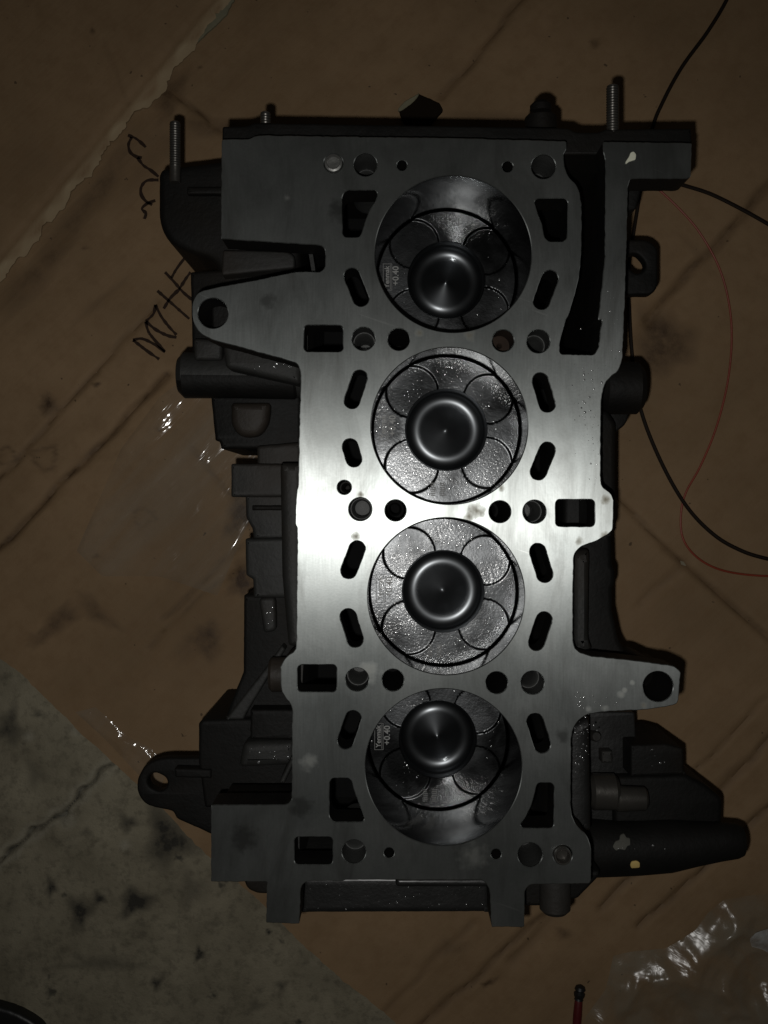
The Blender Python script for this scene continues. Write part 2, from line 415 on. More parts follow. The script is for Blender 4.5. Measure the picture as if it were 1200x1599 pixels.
def tube(name, pts, r, m, parent=None, n=10, res=8):
    """round tube through world points (Catmull-Rom)"""
    pp = [Vector(p) for p in pts]; q = []
    ext = [pp[0] * 2 - pp[1]] + pp + [pp[-1] * 2 - pp[-2]]
    for i in range(1, len(ext) - 2):
        a, b, c, d = ext[i - 1:i + 3]
        for j in range(res):
            t = j / res
            q.append(0.5 * ((2 * b) + (c - a) * t + (2 * a - 5 * b + 4 * c - d) * t * t + (3 * b - a - 3 * c + d) * t ** 3))
    q.append(pp[-1]); V = []; F = []
    for i, p in enumerate(q):
        d = (q[min(i + 1, len(q) - 1)] - q[max(i - 1, 0)]).normalized()
        u = d.cross(Vector((0, 0, 1))); u = u.normalized() if u.length > 1e-4 else Vector((1, 0, 0)); v = u.cross(d)
        for k in range(n):
            a = 2 * math.pi * k / n; V.append(p + (u * math.cos(a) + v * math.sin(a)) * r)
    for i in range(len(q) - 1):
        for k in range(n):
            j = (k + 1) % n; F.append((i * n + k, i * n + j, (i + 1) * n + j, (i + 1) * n + k))
    F.append(tuple(reversed(range(n)))); F.append(tuple(range((len(q) - 1) * n, len(q) * n)))
    return mesh_obj(name, V, F, m, parent)
def droplets(name, places, zfun, parent, rmin, rmax, flat=0.17):
    """many tiny oil drops as one mesh"""
    bm = bmesh.new(); bmesh.ops.create_icosphere(bm, subdivisions=2, radius=1.0)
    base = [v.co.copy() for v in bm.verts]; bf = [tuple(v.index for v in f.verts) for f in bm.faces]; bm.free()
    V = []; F = []
    for (x, y) in places:
        r = rmin + (rmax - rmin) * random.random() ** 3; z = zfun(x, y); o = len(V); sx = random.uniform(0.8, 1.25)
        V += [(x + c.x * r * sx, y + c.y * r / sx, z + c.z * r * flat) for c in base]
        F += [tuple(i + o for i in f) for f in bf]
    return tag(mesh_obj(name, V, F, M['oil'], parent, sharp=180), kind='stuff')

# ------------------------------------------------------------------ floor and cardboard
def seg_dist(X, Y, a, b):
    ax, ay = a; bx, by = b; dx, dy = bx - ax, by - ay; l2 = dx * dx + dy * dy
    t = np.clip(((X - ax) * dx + (Y - ay) * dy) / l2, 0, 1)
    return np.hypot(X - ax - t * dx, Y - ay - t * dy)
def sheet(name, origin_px, dir_px, ulen, u0, vlen, step, ztop, thick, m, edge_fun, stains, creases, torn_fun=None, zfun=None, side=1):
    """a sheet filling one side of a straight edge (pixels at depth ztop); edge_fun(u) moves the edge, metres"""
    o = P(*origin_px, ztop).to_2d(); e = (P(origin_px[0] + dir_px[0], origin_px[1] + dir_px[1], ztop).to_2d() - o).normalized()
    nn = Vector((-e.y, e.x)) * side
    nu = int(ulen / step); nv = int(vlen / step)
    u = u0 + np.arange(nu) * step; v = np.arange(nv) * step
    U, Vv = np.meshgrid(u, v, indexing='ij')
    ed = np.array([edge_fun(x) for x in u])
    Vp = Vv + ed[:, None] * np.exp(-Vv / 0.03)
    X = o.x + e.x * U + nn.x * Vp; Y = o.y + e.y * U + nn.y * Vp
    k = (H - ztop) / H
    PX = X / (S * k) + NX; PY = NY - Y / (S * k)
    Z = np.full_like(X, ztop); st = np.zeros_like(X)
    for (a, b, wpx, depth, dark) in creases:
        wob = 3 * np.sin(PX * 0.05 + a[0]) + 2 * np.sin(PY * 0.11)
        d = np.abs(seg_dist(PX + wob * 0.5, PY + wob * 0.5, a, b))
        g = np.exp(-(d / wpx) ** 2); Z -= g * depth * 1.3; st = np.maximum(st, g * min(0.9, dark * 1.35))  # crease shade is painted in too, as the groove alone shades little
    for (px, py, rx, ry, ang, s) in stains:
        c, s_ = math.cos(math.radians(ang)), math.sin(math.radians(ang))
        dx = PX - px; dy = PY - py; a = (dx * c + dy * s_) / rx; b = (-dx * s_ + dy * c) / ry
        th = np.arctan2(b, a); rr = np.hypot(a, b) * (1 + 0.16 * np.sin(3 * th + px) + 0.1 * np.sin(7 * th + py))
        if s > 0: st = np.maximum(st, np.clip(1.35 - rr, 0, 1) ** 0.8 * s)
        else: st = np.maximum(st, np.exp(-((rr - 1) / 0.22) ** 2) * -s)      # a ring
    if zfun: Z += zfun(PX, PY, Vp)
    torn = torn_fun(PX, PY, Vp, U) if torn_fun else np.zeros_like(X)
    verts = np.stack([X, Y, Z], -1).reshape(-1, 3)
    # skirt down from the visible edge (v = 0)
    sk = np.stack([X[:, 0] + nn.x * 0.0004, Y[:, 0] + nn.y * 0.0004, np.full(nu, ztop - thick)], -1)
    allv = np.vstack([verts, sk]); base = nu * nv
    i, j = np.meshgrid(np.arange(nu - 1), np.arange(nv - 1), indexing='ij'); a = (i * nv + j).ravel()
    q = np.stack([a, a + nv, a + nv + 1, a + 1], -1)
    b = np.arange(nu - 1); s = np.stack([b * nv, base + b, base + b + 1, (b + 1) * nv], -1)
    if side < 0: q = q[:, ::-1]; s = s[:, ::-1]
    f = np.vstack([q, s])
    me = bpy.data.meshes.new(name); me.from_pydata(allv.tolist(), [], f.tolist()); me.update()
    me.polygons.foreach_set('use_smooth', [True] * len(me.polygons)); me.set_sharp_from_angle(angle=math.radians(50))
    for nm, arr in (('stain_shade', st), ('torn', torn)):
        at = me.attributes.new(nm, 'FLOAT', 'POINT'); full = np.concatenate([arr.ravel(), np.zeros(nu)])
        if nm == 'torn': full[base:] = 0.6
        at.data.foreach_set('value', full.astype(np.float32))
    me.materials.append(m)
    ob = bpy.data.objects.new(name, me); C.objects.link(ob); return ob

# concrete: one grid under everything
def build_concrete():
    step = 0.003; xs = np.concatenate([np.arange(-0.5, -0.31, step), np.arange(-0.31, 0.06, 0.0014), np.arange(0.06, 0.5, step)]); ys = np.concatenate([np.arange(-0.6, -0.40, step), np.arange(-0.40, -0.09, 0.0014), np.arange(-0.09, 0.55, step)])
    X, Y = np.meshgrid(xs, ys, indexing='ij'); k = (H - ZF) / H; PX = X / (S * k) + NX; PY = NY - Y / (S * k)
    Z = np.full_like(X, ZF); st = np.zeros_like(X); pal = np.zeros_like(X)
    crack = [(-40, 1385), (0, 1345), (52, 1298), (100, 1270), (132, 1232), (175, 1190)]
    for a, b in zip(crack, crack[1:]):
        d = seg_dist(PX + 3 * np.sin(PY * 0.21), PY + 3 * np.sin(PX * 0.17), a, b)
        Z -= 0.0035 * np.exp(-(d / 3.2) ** 2); st = np.maximum(st, 0.85 * np.exp(-(d / 2.4) ** 2)); pal = np.maximum(pal, 0.5 * np.exp(-((d - 8) / 5) ** 2))
    for (px, py, rx, ry, s) in [(212, 1408, 24, 18, 1.0), (125, 1425, 16, 26, .75), (155, 1403, 10, 9, .8), (262, 1310, 32, 42, .8), (200, 1285, 14, 12, .7),
                                (15, 1135, 18, 26, .7), (80, 1385, 8, 14, .8), (312, 1490, 8, 9, 1.0), (245, 1535, 9, 9, .8), (60, 1115, 8, 6, .5), (420, 1455, 4, 4, 1),
                                (135, 1300, 10, 6, .4), (160, 1505, 60, 12, .35), (300, 1390, 22, 26, .35), (55, 1210, 14, 20, .3), (400, 1570, 12, 10, .4), (440, 1540, 8, 10, .5)]:
        a = (PX - px) / rx; b = (PY - py) / ry; th = np.arctan2(b, a)
        rr = np.hypot(a, b) * (1 + .22 * np.sin(3 * th + px) + .15 * np.sin(5 * th + py)); st = np.maximum(st, np.clip(1.3 - rr, 0, 1) * s)
    for (px, py, r) in [(105, 1280, 16), (195, 1320, 10), (45, 1150, 10), (120, 1140, 12)]:
        pal = np.maximum(pal, .8 * np.clip(1.2 - np.hypot(PX - px, PY - py) / r, 0, 1))
    nu, nv = X.shape; i, j = np.meshgrid(np.arange(nu - 1), np.arange(nv - 1), indexing='ij'); a = (i * nv + j).ravel()
    me = bpy.data.meshes.new('floor'); me.from_pydata(np.stack([X, Y, Z], -1).reshape(-1, 3).tolist(), [], np.stack([a, a + nv, a + nv + 1, a + 1], -1).tolist())
    me.update(); me.polygons.foreach_set('use_smooth', [True] * len(me.polygons))
    for nm, arr in (('stain_shade', st), ('pale', pal)):
        me.attributes.new(nm, 'FLOAT', 'POINT').data.foreach_set('value', arr.ravel().astype(np.float32))
    me.materials.append(M['concrete']); o = bpy.data.objects.new('floor', me); C.objects.link(o); return tag(o, kind='structure')
build_concrete()

stains = [(1035, 535, 42, 44, 0, .75), (322, 1000, 24, 26, 0, .7), (76, 632, 16, 13, 60, .8), (90, 972, 38, 14, -40, .65), (150, 955, 36, 12, 40, .55),
          (55, 1000, 14, 10, 0, .4), (376, 800, 20, 36, 20, .95), (380, 905, 22, 26, 0, .95), (405, 830, 12, 40, 0, .5), (70, 715, 17, 17, 0, -.45), (10, 712, 12, 12, 0, -.5),
          (225, 808, 15, 13, 0, -.35), (150, 600, 5, 3, 0, .9), (250, 670, 5, 3, 40, .9), (148, 868, 5, 3, 0, .9), (12, 842, 5, 3, -40, .9), (345, 198, 60, 12, 0, .5),
          (930, 68, 7, 7, 0, .6), (145, 48, 4, 4, 0, .9), (135, 388, 4, 3, 0, .9), (880, 1458, 12, 8, 30, .5), (765, 1535, 14, 4, -30, .8), (310, 105, 3, 3, 0, .8),
          (760, 190, 60, 16, 0, .35), (300, 1010, 40, 16, -40, .3), (240, 240, 46, 70, 40, .25), (150, 300, 16, 120, 40, .45), (60, 425, 18, 90, 42, .45), (265, 150, 18, 40, 20, .6),  # long blots beside the torn edge paint its shadow into the staining
          (155, 470, 50, 6, -40, .25), (720, 880, 500, 300, 0, .12), (1090, 395, 36, 8, 50, .2), (1150, 1200, 30, 8, -40, .25), (700, 1480, 26, 12, -20, .3)]
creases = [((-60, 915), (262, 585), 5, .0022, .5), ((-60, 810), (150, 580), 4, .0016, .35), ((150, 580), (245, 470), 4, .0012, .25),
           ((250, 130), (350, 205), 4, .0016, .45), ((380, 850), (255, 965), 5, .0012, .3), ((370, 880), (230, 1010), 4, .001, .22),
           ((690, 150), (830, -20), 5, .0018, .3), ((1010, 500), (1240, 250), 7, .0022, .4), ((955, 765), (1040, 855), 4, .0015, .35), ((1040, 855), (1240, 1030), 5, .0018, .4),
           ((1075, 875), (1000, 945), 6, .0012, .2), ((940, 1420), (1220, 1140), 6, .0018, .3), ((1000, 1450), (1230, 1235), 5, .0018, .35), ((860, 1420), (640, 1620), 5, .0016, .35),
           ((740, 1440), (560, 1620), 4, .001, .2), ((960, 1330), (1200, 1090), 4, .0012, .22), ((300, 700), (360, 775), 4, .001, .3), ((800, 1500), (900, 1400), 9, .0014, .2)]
def edge1(u): return 0.0010 * math.sin(u * 60) + 0.0012 * noise.noise(Vector((u * 40, 0, 0))) + 0.0009 * noise.noise(Vector((u * 220, 3, 0))) + 0.0025 * math.sin(u * 14 + 1.0)
def wav1(PX, PY, V):
    d = (PX * 0.68 + PY * 0.73)
    return 0.0007 * np.sin(d * 0.021) * np.clip(V / 0.05, 0, 1) + 0.00025 * np.sin(d * 0.11) - 0.0008
cb = sheet('cardboard_sheet', (0, 1035), (608, 554), 1.15, -0.32, 0.85, 0.0022, ZC, 0.004, M['card'], edge1, stains, creases, zfun=wav1, side=1)
tag(cb, 'large flat brown cardboard sheet with stains and marker writing under the engine block', 'cardboard')
# second sheet, top left, torn edge lifted a little
tear = [(-90, 1), (0, 0), (40, 3), (75, -6), (110, 4), (150, -4), (190, 7), (215, -5), (260, 6), (300, 3), (330, 10), (365, -6), (395, -12), (430, 4), (470, -3), (520, 6), (560, 0), (640, 0)]
def edge2(u):
    x = u / (S * 1.433); 
    for (a, b) in zip(tear, tear[1:]):
        if a[0] <= x <= b[0]: t = (x - a[0]) / (b[0] - a[0]); y = a[1] + (b[1] - a[1]) * t; break
    else: y = 0
    return (y * 0.8 + 5 * noise.noise(Vector((x * 0.06, 1, 2))) + 4 * noise.noise(Vector((x * 0.2, 7, 2)))) * S * 1.433
def torn2(PX, PY, V, U):
    vpx = V / (S * 1.433); n = 0.5 + 0.5 * np.sin(U * 190) * np.sin(U * 83 + 1)
    return np.clip((20 * (0.25 + 0.75 * n) - vpx) / 8, 0, 1) * 0.7 + 0.35 * np.exp(-((vpx - 13) / 4) ** 2)
def z2(PX, PY, V):
    vpx = V / (S * 1.433)
    return -0.0026 * np.clip((26 - vpx) / 26, 0, 1) ** 1.2 - 0.0012 * np.exp(-((vpx - 24) / 5) ** 2)
cb2 = sheet('cardboard_sheet', (0, 438), (345, -420), 0.62, -0.16, 0.33, 0.0018, ZC + 0.0046, 0.0044, M['card'], edge2,
            [(145, 48, 4, 4, 0, .9), (60, 250, 70, 40, 0, .12)], [((160, 60), (200, 160), 3, .0008, .12)], torn2, z2, side=1)
tag(cb2, 'brown cardboard sheet with torn pale edge in the top left corner', 'cardboard')

# marker writing on the cardboard (flat ink strokes)
def ribbon(name, strokes, width_px, z, m, parent):
    V = []; F = []
    for s in strokes:
        q = []
        ext = [Vector(p) for p in s]; ext = [ext[0] * 2 - ext[1]] + ext + [ext[-1] * 2 - ext[-2]]
        for i in range(1, len(ext) - 2):
            a, b, c, d = ext[i - 1:i + 3]
            for j in range(6):
                t = j / 6; q.append(0.5 * ((2 * b) + (c - a) * t + (2 * a - 5 * b + 4 * c - d) * t * t * .6 + ((3 * b - a - 3 * c + d) * t ** 3 + (2 * a - 5 * b + 4 * c - d) * t * t * .4)))
        q.append(Vector(s[-1])); o = len(V)
        for i, p in enumerate(q):
            d = (q[min(i + 1, len(q) - 1)] - q[max(i - 1, 0)]); d = d.normalized() if d.length else Vector((1, 0))
            wd = width_px * (0.75 + 0.4 * noise.noise(Vector((p.x * 0.15, p.y * 0.15, 0))))
            nrm = Vector((-d.y, d.x)) * wd / 2
            V += [P(*(p + nrm), z), P(*(p - nrm), z)]
        for i in range(len(q) - 1): F.append((o + 2 * i, o + 2 * i + 2, o + 2 * i + 3, o + 2 * i + 1))
    me = mesh_obj(name, V, F, m, parent, smooth=False); return me
ribbon('marker_writing', [[(200, 211), (212, 216), (222, 224), (228, 230)], [(206, 214), (201, 226), (204, 238), (214, 245), (222, 246)],
    [(215, 246), (224, 258), (236, 266), (248, 276)], [(248, 281), (230, 282), (221, 292), (221, 304), (228, 314), (238, 320)],
    [(243, 313), (230, 318), (222, 326), (228, 333), (226, 342)]], 6.2, ZC + 0.0006, M['ink'], cb)
ribbon('marker_writing', [[(249, 561), (230, 548), (208, 531)], [(208, 531), (222, 529), (240, 537), (258, 550)], [(258, 549), (246, 536), (233, 520)],
    [(233, 520), (230, 512), (228, 502)], [(228, 502), (244, 515), (262, 524), (276, 527)], [(276, 523), (264, 510), (252, 494), (243, 476)], [(243, 476), (240, 490), (228, 502)],
    [(246, 454), (262, 468), (280, 484), (296, 498)], [(258, 425), (272, 440), (286, 456), (300, 468)], [(256, 482), (266, 466), (280, 452)], [(268, 434), (276, 420), (288, 404), (296, 396)],
    [(280, 452), (290, 436), (298, 425)]], 6.0, ZC + 0.0006, M['ink'], cb)

# ------------------------------------------------------------------ engine block
blk = empty('engine_block', (0, 0, ZC), 'black cast iron four cylinder engine block with bare machined top face', 'engine block')
class _Inv: pass
BORES = [(708, 396.5), (702, 665), (697, 931), (693, 1198)]; RB = 122.5
OUT = [(346.5, 217), (389, 217, 6), (400, 211, 6), (700, 215), (885, 220), (885, 233), (880, 241), (882, 262), (889, 277), (904, 292, 14), (909, 320, 20), (908, 400, 20), (904, 436, 20),
       (893, 478, 20), (881, 508, 16), (874, 535, 10), (874, 553, 9), (929, 554, 9), (935, 540), (938, 516), (941, 498), (934.5, 501), (945, 400), (946, 250), (942, 236), (942, 221),
       (1081, 223, 3), (1079, 276, 5), (1074, 279), (984, 279, 7), (981, 292), (979, 376), (976, 470), (972, 563, 8), (966, 580, 8), (951, 591, 8), (943, 604, 10), (939, 625, 10), (938, 746), (940, 759),
       (955, 771, 5), (958.5, 780), (957.5, 827), (951, 834), (930, 846, 10), (908, 853, 12), (897, 864, 10), (895.5, 900), (894.5, 1000, 10), (900, 1016, 12), (920, 1024, 14), (991, 1031), (1050, 1039, 8), (1063, 1046, 9),
       (1061.5, 1074), (1059, 1100, 8), (1014, 1108), (938, 1112), (912, 1117, 14), (897, 1133, 12), (892, 1155), (891.5, 1268, 12), (899, 1289, 12), (916, 1303, 10), (924, 1322, 12), (923, 1380, 6),
       (828, 1381, 7), (820, 1390, 6), (819, 1448, 2), (768, 1448, 2), (765.5, 1390, 8), (756, 1374, 8), (540, 1374), (535, 1376), (480, 1376, 10), (470, 1384, 8), (467.5, 1443, 2), (416, 1441, 2), (417, 1377, 2),
       (330, 1377, 2), (330, 1257, 2), (449, 1256, 6), (456, 1249, 6), (457, 1107, 6), (452, 1097), (443, 1086, 8), (438.5, 1072, 8), (438.5, 1042, 8), (445, 1027, 10), (458, 1018, 8), (463, 1012), (464, 900),
       (464.5, 838), (464.5, 824, 2), (461, 819, 2), (461.5, 799), (464, 764), (466, 758), (468, 653), (470.5, 580, 7), (464, 567, 9), (440, 560), (326, 529, 16), (308, 517, 12), (300.5, 496, 14), (300, 474, 14), (308, 457, 12), (328, 450.5, 12),
       (400, 437), (464, 424), (500, 424.5, 7), (508, 418, 7), (508.5, 392, 7), (503, 383, 7), (450, 380), (392, 376), (345.5, 373, 2)]
outline = resample(round_poly(OUT, 4), 5, 1.1, 3)
BOLT = [(571, 257, 18), (849, 260, 19), (568, 529, 18), (841, 533, 18), (563, 795, 18), (835, 799, 18), (558, 1061, 18), (832, 1066, 18), (553, 1330, 18.5), (828, 1335, 19)]
SMALL = [(628, 258, 8), (793, 260, 8.5), (608, 1332, 8), (775, 1334, 8), (538, 761, 11)]
OILH = [(623, 530, 17), (786, 532, 17), (618, 797, 16.5), (781, 799, 17), (614, 1062, 17), (776, 1066, 17)]
DOWEL = [(521, 255, 15), (879, 1335, 15)]
ENDH = [(333, 489, 23.5), (1028, 1072, 23.5)]
SLOTS = [(550, 431, 564, 466, 12.5), (859, 435, 846, 470, 13), (562, 590, 550, 626, 12), (844, 595, 855, 631, 12.5), (547, 697, 553, 717, 12), (855, 703, 841, 737, 12.5),
         (558, 857, 545, 891, 12.5), (840, 861, 851, 897, 12.5), (544, 963, 555, 998, 12.5), (850, 968, 838, 1003, 12.5), (552, 1122, 540, 1157, 12.5), (836, 1127, 847, 1163, 13)]
RECT = [(475, 508, 536, 549), (868, 780, 929, 822), (465, 1038, 526, 1080), (460, 1307, 520, 1350)]
def t_(ox, oy, pts): return [(ox + x / 2.609, oy + y / 2.609) for x, y in pts]
TRAP = [t_(200, 100, [(873, 545), (880, 525), (895, 514), (1008, 514), (1017, 524), (1012, 552), (985, 592), (966, 640), (950, 692), (940, 705), (885, 705), (874, 690)]),
        t_(640, 100, [(508, 560), (520, 548), (630, 547), (645, 560), (641, 710), (625, 723), (565, 722), (550, 705), (540, 650), (520, 600)]),
        t_(180, 900, [(873, 840), (885, 823), (950, 823), (965, 835), (975, 880), (1000, 945), (1015, 988), (1008, 1000), (890, 1000), (873, 980)]),
        t_(720, 960, [(310, 692), (320, 685), (370, 685), (380, 698), (378, 860), (368, 870), (252, 868), (242, 855), (265, 825), (290, 770)])]
water = [resample(capsule(*s), 4, 0.9, i) for i, s in enumerate(SLOTS)] + [resample(rrect(*r, 8), 5, 0.7, i) for i, r in enumerate(RECT)] + [resample(round_poly(t, 6), 5, 0.8, i) for i, t in enumerate(TRAP)]
rounds = [circle(x, y, r) for x, y, r in BOLT + OILH + ENDH] + [circle(x, y, r, 28) for x, y, r in SMALL] + [circle(x, y, r, 36) for x, y, r in DOWEL]
bores = [circle(x, y, RB, 160) for x, y in BORES]
ZD = -0.018
deck = prism('machined_deck', outline, bores + rounds + water, 0.0, ZD, M['deck'], blk, 0.00035, 1)
tag(deck, 'bright grey milled top face with bolt holes and coolant slots')
# walls of the deck plate are rough dark casting: second material on every steep face
deck.data.materials.append(M['cast']); 
for p in deck.data.polygons:
    if abs(p.normal.z) < 0.3 or p.normal.z < -0.5: p.material_index = 1
# block core below the deck
CORE = [(352, 245), (352, 368), (470, 385), (486, 420), (474, 440), (474, 1250), (474, 1370), (890, 1372), (890, 1130), (892, 860), (935, 820), (935, 300), (970, 286), (970, 230)]
core_out = [Vector(p) for p in CORE]
SC = (H - ZD) / H
def atd(l):   # a loop seen at the deck, straight down to the underside of the deck plate
    return [Vector((NX + (p.x - NX) / SC, NY + (p.y - NY) / SC)) for p in l]
def grow(l, g):
    c = sum((p for p in l), Vector((0, 0))) / len(l); return [c + (p - c) * (1 + g / max(1, (p - c).length)) for p in l]
slot_r = [(884, 225), (886, 262), (905, 292), (912, 320), (911, 402), (895, 480), (884, 508), (873, 535), (873, 556), (931, 557), (938, 540), (946, 400), (947, 226)]
core_h = [atd(circle(x, y, RB + 8, 64)) for x, y in BORES]
poly('crankcase_floor', [(352, 232), (352, 368), (474, 400), (474, 1368), (884, 1370), (884, 1130), (892, 860), (930, 820), (930, 320), (960, 286), (960, 232)], -0.135, ZC + 0.001, M['cavity'], blk, r=3, bevel=0.0005, seg=1)
shell_in = [Vector(p) for p in [(486, 262), (476, 470), (482, 520), (474, 560), (474, 1030), (470, 1090), (468, 1240), (452, 1300), (452, 1360), (884, 1362), (884, 1140), (888, 860), (932, 826), (932, 560), (868, 556), (880, 508), (905, 420), (905, 300), (880, 255), (700, 232)]]
shell_out = [Vector(p) for p in [(470, 240), (468, 1020), (446, 1050), (444, 1075), (460, 1100), (460, 1240), (444, 1280), (444, 1368), (916, 1372), (916, 1320), (892, 1290), (888, 1270), (889, 1135), (892, 1010), (893, 862), (952, 826), (952, 778), (936, 755), (936, 600), (960, 570), (938, 560), (869, 559), (868, 540), (886, 480), (903, 420), (905, 310), (878, 268), (880, 225)]]
# side skins of the core: thin closed walls just under the deck edge
def skin(name, pts, zt, zb, th, m):
    V = []; F = []; n = len(pts)
    rows = []
    for p, q in ((0, zt), (1, zb)):
        for s in (0, 1):
            row = []
            for i in range(n):
                a = Vector(pts[max(0, i - 1)]); b = Vector(pts[min(n - 1, i + 1)]); d = (b - a).normalized(); nr = Vector((-d.y, d.x))
                c = Vector(pts[i]) + nr * (th * s); w_ = P(c.x, c.y, zt); row.append(len(V)); V.append((w_.x, w_.y, q))
            rows.append(row)
    a, b, c, d = rows
    for i in range(n - 1):
        F += [(a[i], a[i + 1], c[i + 1], c[i]), (b[i], d[i], d[i + 1], b[i + 1]), (a[i], b[i], b[i + 1], a[i + 1]), (c[i], c[i + 1], d[i + 1], d[i])]
    F += [(a[0], c[0], d[0], b[0]), (a[-1], b[-1], d[-1], c[-1])]
    o = mesh_obj(name, V, F, m, blk); 
    bm = bmesh.new(); bm.from_mesh(o.data); bmesh.ops.recalc_face_normals(bm, faces=bm.faces); bm.to_mesh(o.data); bm.free(); return o
def ss(pts): return [tuple(p) for p in resample_open([Vector(p) for p in pts], 12)]
def resample_open(pts, step):
    out = []
    for a, b in zip(pts, pts[1:]):
        k = max(1, int((b - a).length / step))
        for j in range(k): out.append(a.lerp(b, j / k))
    return out + [pts[-1]]
zs = ZD - 0.0004
skin('side_wall', ss([(485, 245), (480, 380), (488, 430), (476, 445), (474, 570), (472, 700), (470, 1000), (464, 1110), (462, 1250), (462, 1370)]), zs, ZC + 0.002, -6, M['cast_grey'])
skin('side_wall', ss([(885, 1372), (886, 1300), (884, 1140), (886, 1000), (888, 870), (934, 830), (934, 620), (950, 580)]), zs, ZC + 0.002, -6, M['cast_grey'])
skin('slot_wall', ss([(880, 232), (878, 262), (900, 296), (904, 330), (903, 400), (888, 478), (876, 508), (869, 535), (869, 558), (933, 559)]), zs, -0.135, 6, M['cast'])
skin('slot_wall', ss([(950, 228), (949, 400), (942, 520), (938, 560)]), zs, -0.135, -6, M['cast'])
skin('end_wall', ss([(350, 226), (700, 226), (880, 230)]), zs, ZC + 0.002, 6, M['cast'])
skin('end_wall', ss([(470, 1366), (700, 1366), (890, 1368)]), zs, ZC + 0.002, -6, M['cast_grey'])
# cylinders
RBm = (RB - 0.15) * S
bore_me = None
for (x, y) in BORES:
    c = P(x, y, 0)
    if bore_me is None:
        n = 160; V = []; F = []
        rows = [(RBm + 0.004, -0.0190), (RBm + 0.004, -0.140), (RBm, -0.140), (RBm, -0.09), (RBm, -0.04), (RBm, -0.0012), (RBm + 0.00002, -0.0006)]
        for (r, z) in rows: V += [(r * math.cos(2 * math.pi * i / n), r * math.sin(2 * math.pi * i / n), z) for i in range(n)]
        for k in range(len(rows) - 1):
            for i in range(n): j = (i + 1) % n; F.append((k * n + i, (k + 1) * n + i, (k + 1) * n + j, k * n + j))
        o = mesh_obj('cylinder_bore', V, F, M['bore'], blk); bore_me = o.data
        bm = bmesh.new(); bm.from_mesh(bore_me)
        for f in bm.faces:
            m_ = f.calc_center_median(); r_ = Vector((m_.x, m_.y, 0))
            if (f.normal.dot(r_) > 0) == (r_.length < RBm + 0.001): f.normal_flip()
        bm.to_mesh(bore_me); bm.free()
    else:
        o = bpy.data.objects.new('cylinder_bore', bore_me); C.objects.link(o); o.parent = blk
    o.location = (c.x, c.y, 0)
# bolt holes: sleeve with a shoulder below the counterbore
def sleeve(x, y, r, depth, inner, m, name='bolt_hole'):
    c = P(x, y, 0); R = r * S; n = 40; rows = [(R + 0.002, ZD - 0.0005), (R + 0.002, -depth - 0.03), (R * inner, -depth - 0.03), (R * inner, -depth - 0.0015), (R * inner + 0.0008, -depth), (R - 0.0002, -depth), (R - 0.0001, -0.0035), (R - 0.00002, -0.0010)]
    V = []; F = []
    for (q, z) in rows: V += [(c.x + q * math.cos(2 * math.pi * i / n), c.y + q * math.sin(2 * math.pi * i / n), z) for i in range(n)]
    for k in range(len(rows) - 1):
        for i in range(n): j = (i + 1) % n; F.append((k * n + i, k * n + j, (k + 1) * n + j, (k + 1) * n + i))
    F.append(tuple(range(n)) if False else tuple(2 * n + i for i in range(n)))
    return mesh_obj(name, V, F, m, deck)
for i, (x, y, r) in enumerate(BOLT): sleeve(x, y, r, [0.022, 0.026, 0.013, 0.014, 0.016, 0.012, 0.013, 0.014, 0.018, 0.028][i], 0.74, M['boltwall'])
for i, (x, y, r) in enumerate(OILH): sleeve(x, y, r, 0.016 if i == 1 else 0.05, 0.12 if i == 1 else 0.55, M['rusthole'] if i == 1 else M['cavity'], 'oil_drain_hole')
for (x, y, r) in SMALL: sleeve(x, y, r, 0.02, 0.5, M['cast'], 'small_hole')
for (x, y, r) in ENDH: sleeve(x, y, r, 0.034, 0.9, M['cast'], 'mounting_hole')
# dowel sleeves
c = P(521, 255, 0); lathe('dowel_pin', [(0.0041, -0.016), (0.0041, 0.0002), (0.0039, 0.0009), (0.0030, 0.0011), (0.0026, 0.0006), (0.0008, 0.0005)], (c.x, c.y, 0), (0, 0, 1), M['steel'], blk, 36)
c = P(879, 1335, 0); lathe('dowel_pin', [(0.0040, -0.016), (0.0040, 0.0018), (0.0037, 0.0023), (0.0031, 0.0023), (0.0028, 0.0018), (0.0027, -0.002), (0.0008, -0.0021)], (c.x - .0002, c.y, 0), (0, 0, 1), M['stud'], blk, 36)

# castings round the core, each at its own depth
mm = 0.001
poly('front_flange', [(347, 197), (386, 196), (397, 191), (440, 192), (640, 195), (818, 198), (872, 199), (889, 200), (900, 206), (935, 206), (948, 201), (1080, 200, 2), (1082, 240), (347, 245)], -19 * mm, -70 * mm, M['cast'], blk, r=4)
poly('mounting_arm', [(947, 232), (1077, 232), (1077, 274), (985, 274), (978, 330), (975, 470), (968, 560), (942, 575), (944, 400)], ZD - 0.0005, -26 * mm, M['cast'], blk, r=4)
poly('rib', [(974, 270), (1000, 286), (1001, 300), (994, 326), (980, 330), (970, 300)], -34 * mm, -70 * mm, M['cast'], blk, r=4)
cyl_px('oil_plug', (845, 220), (845, 175), 25, -42 * mm, M['cast'], blk, 0.003)
cyl_px('oil_plug', (845, 178), (845, 159), 17, -42 * mm, M['cast'], blk, 0.002)
stud('stud', (274, 190), (274, 285), 9.0, -58 * mm, blk)
stud('stud', (415, 175), (415, 232), 8.5, -30 * mm, blk)
stud('stud', (957, 133), (957, 236), 10.0, -16 * mm - 0.006, blk)
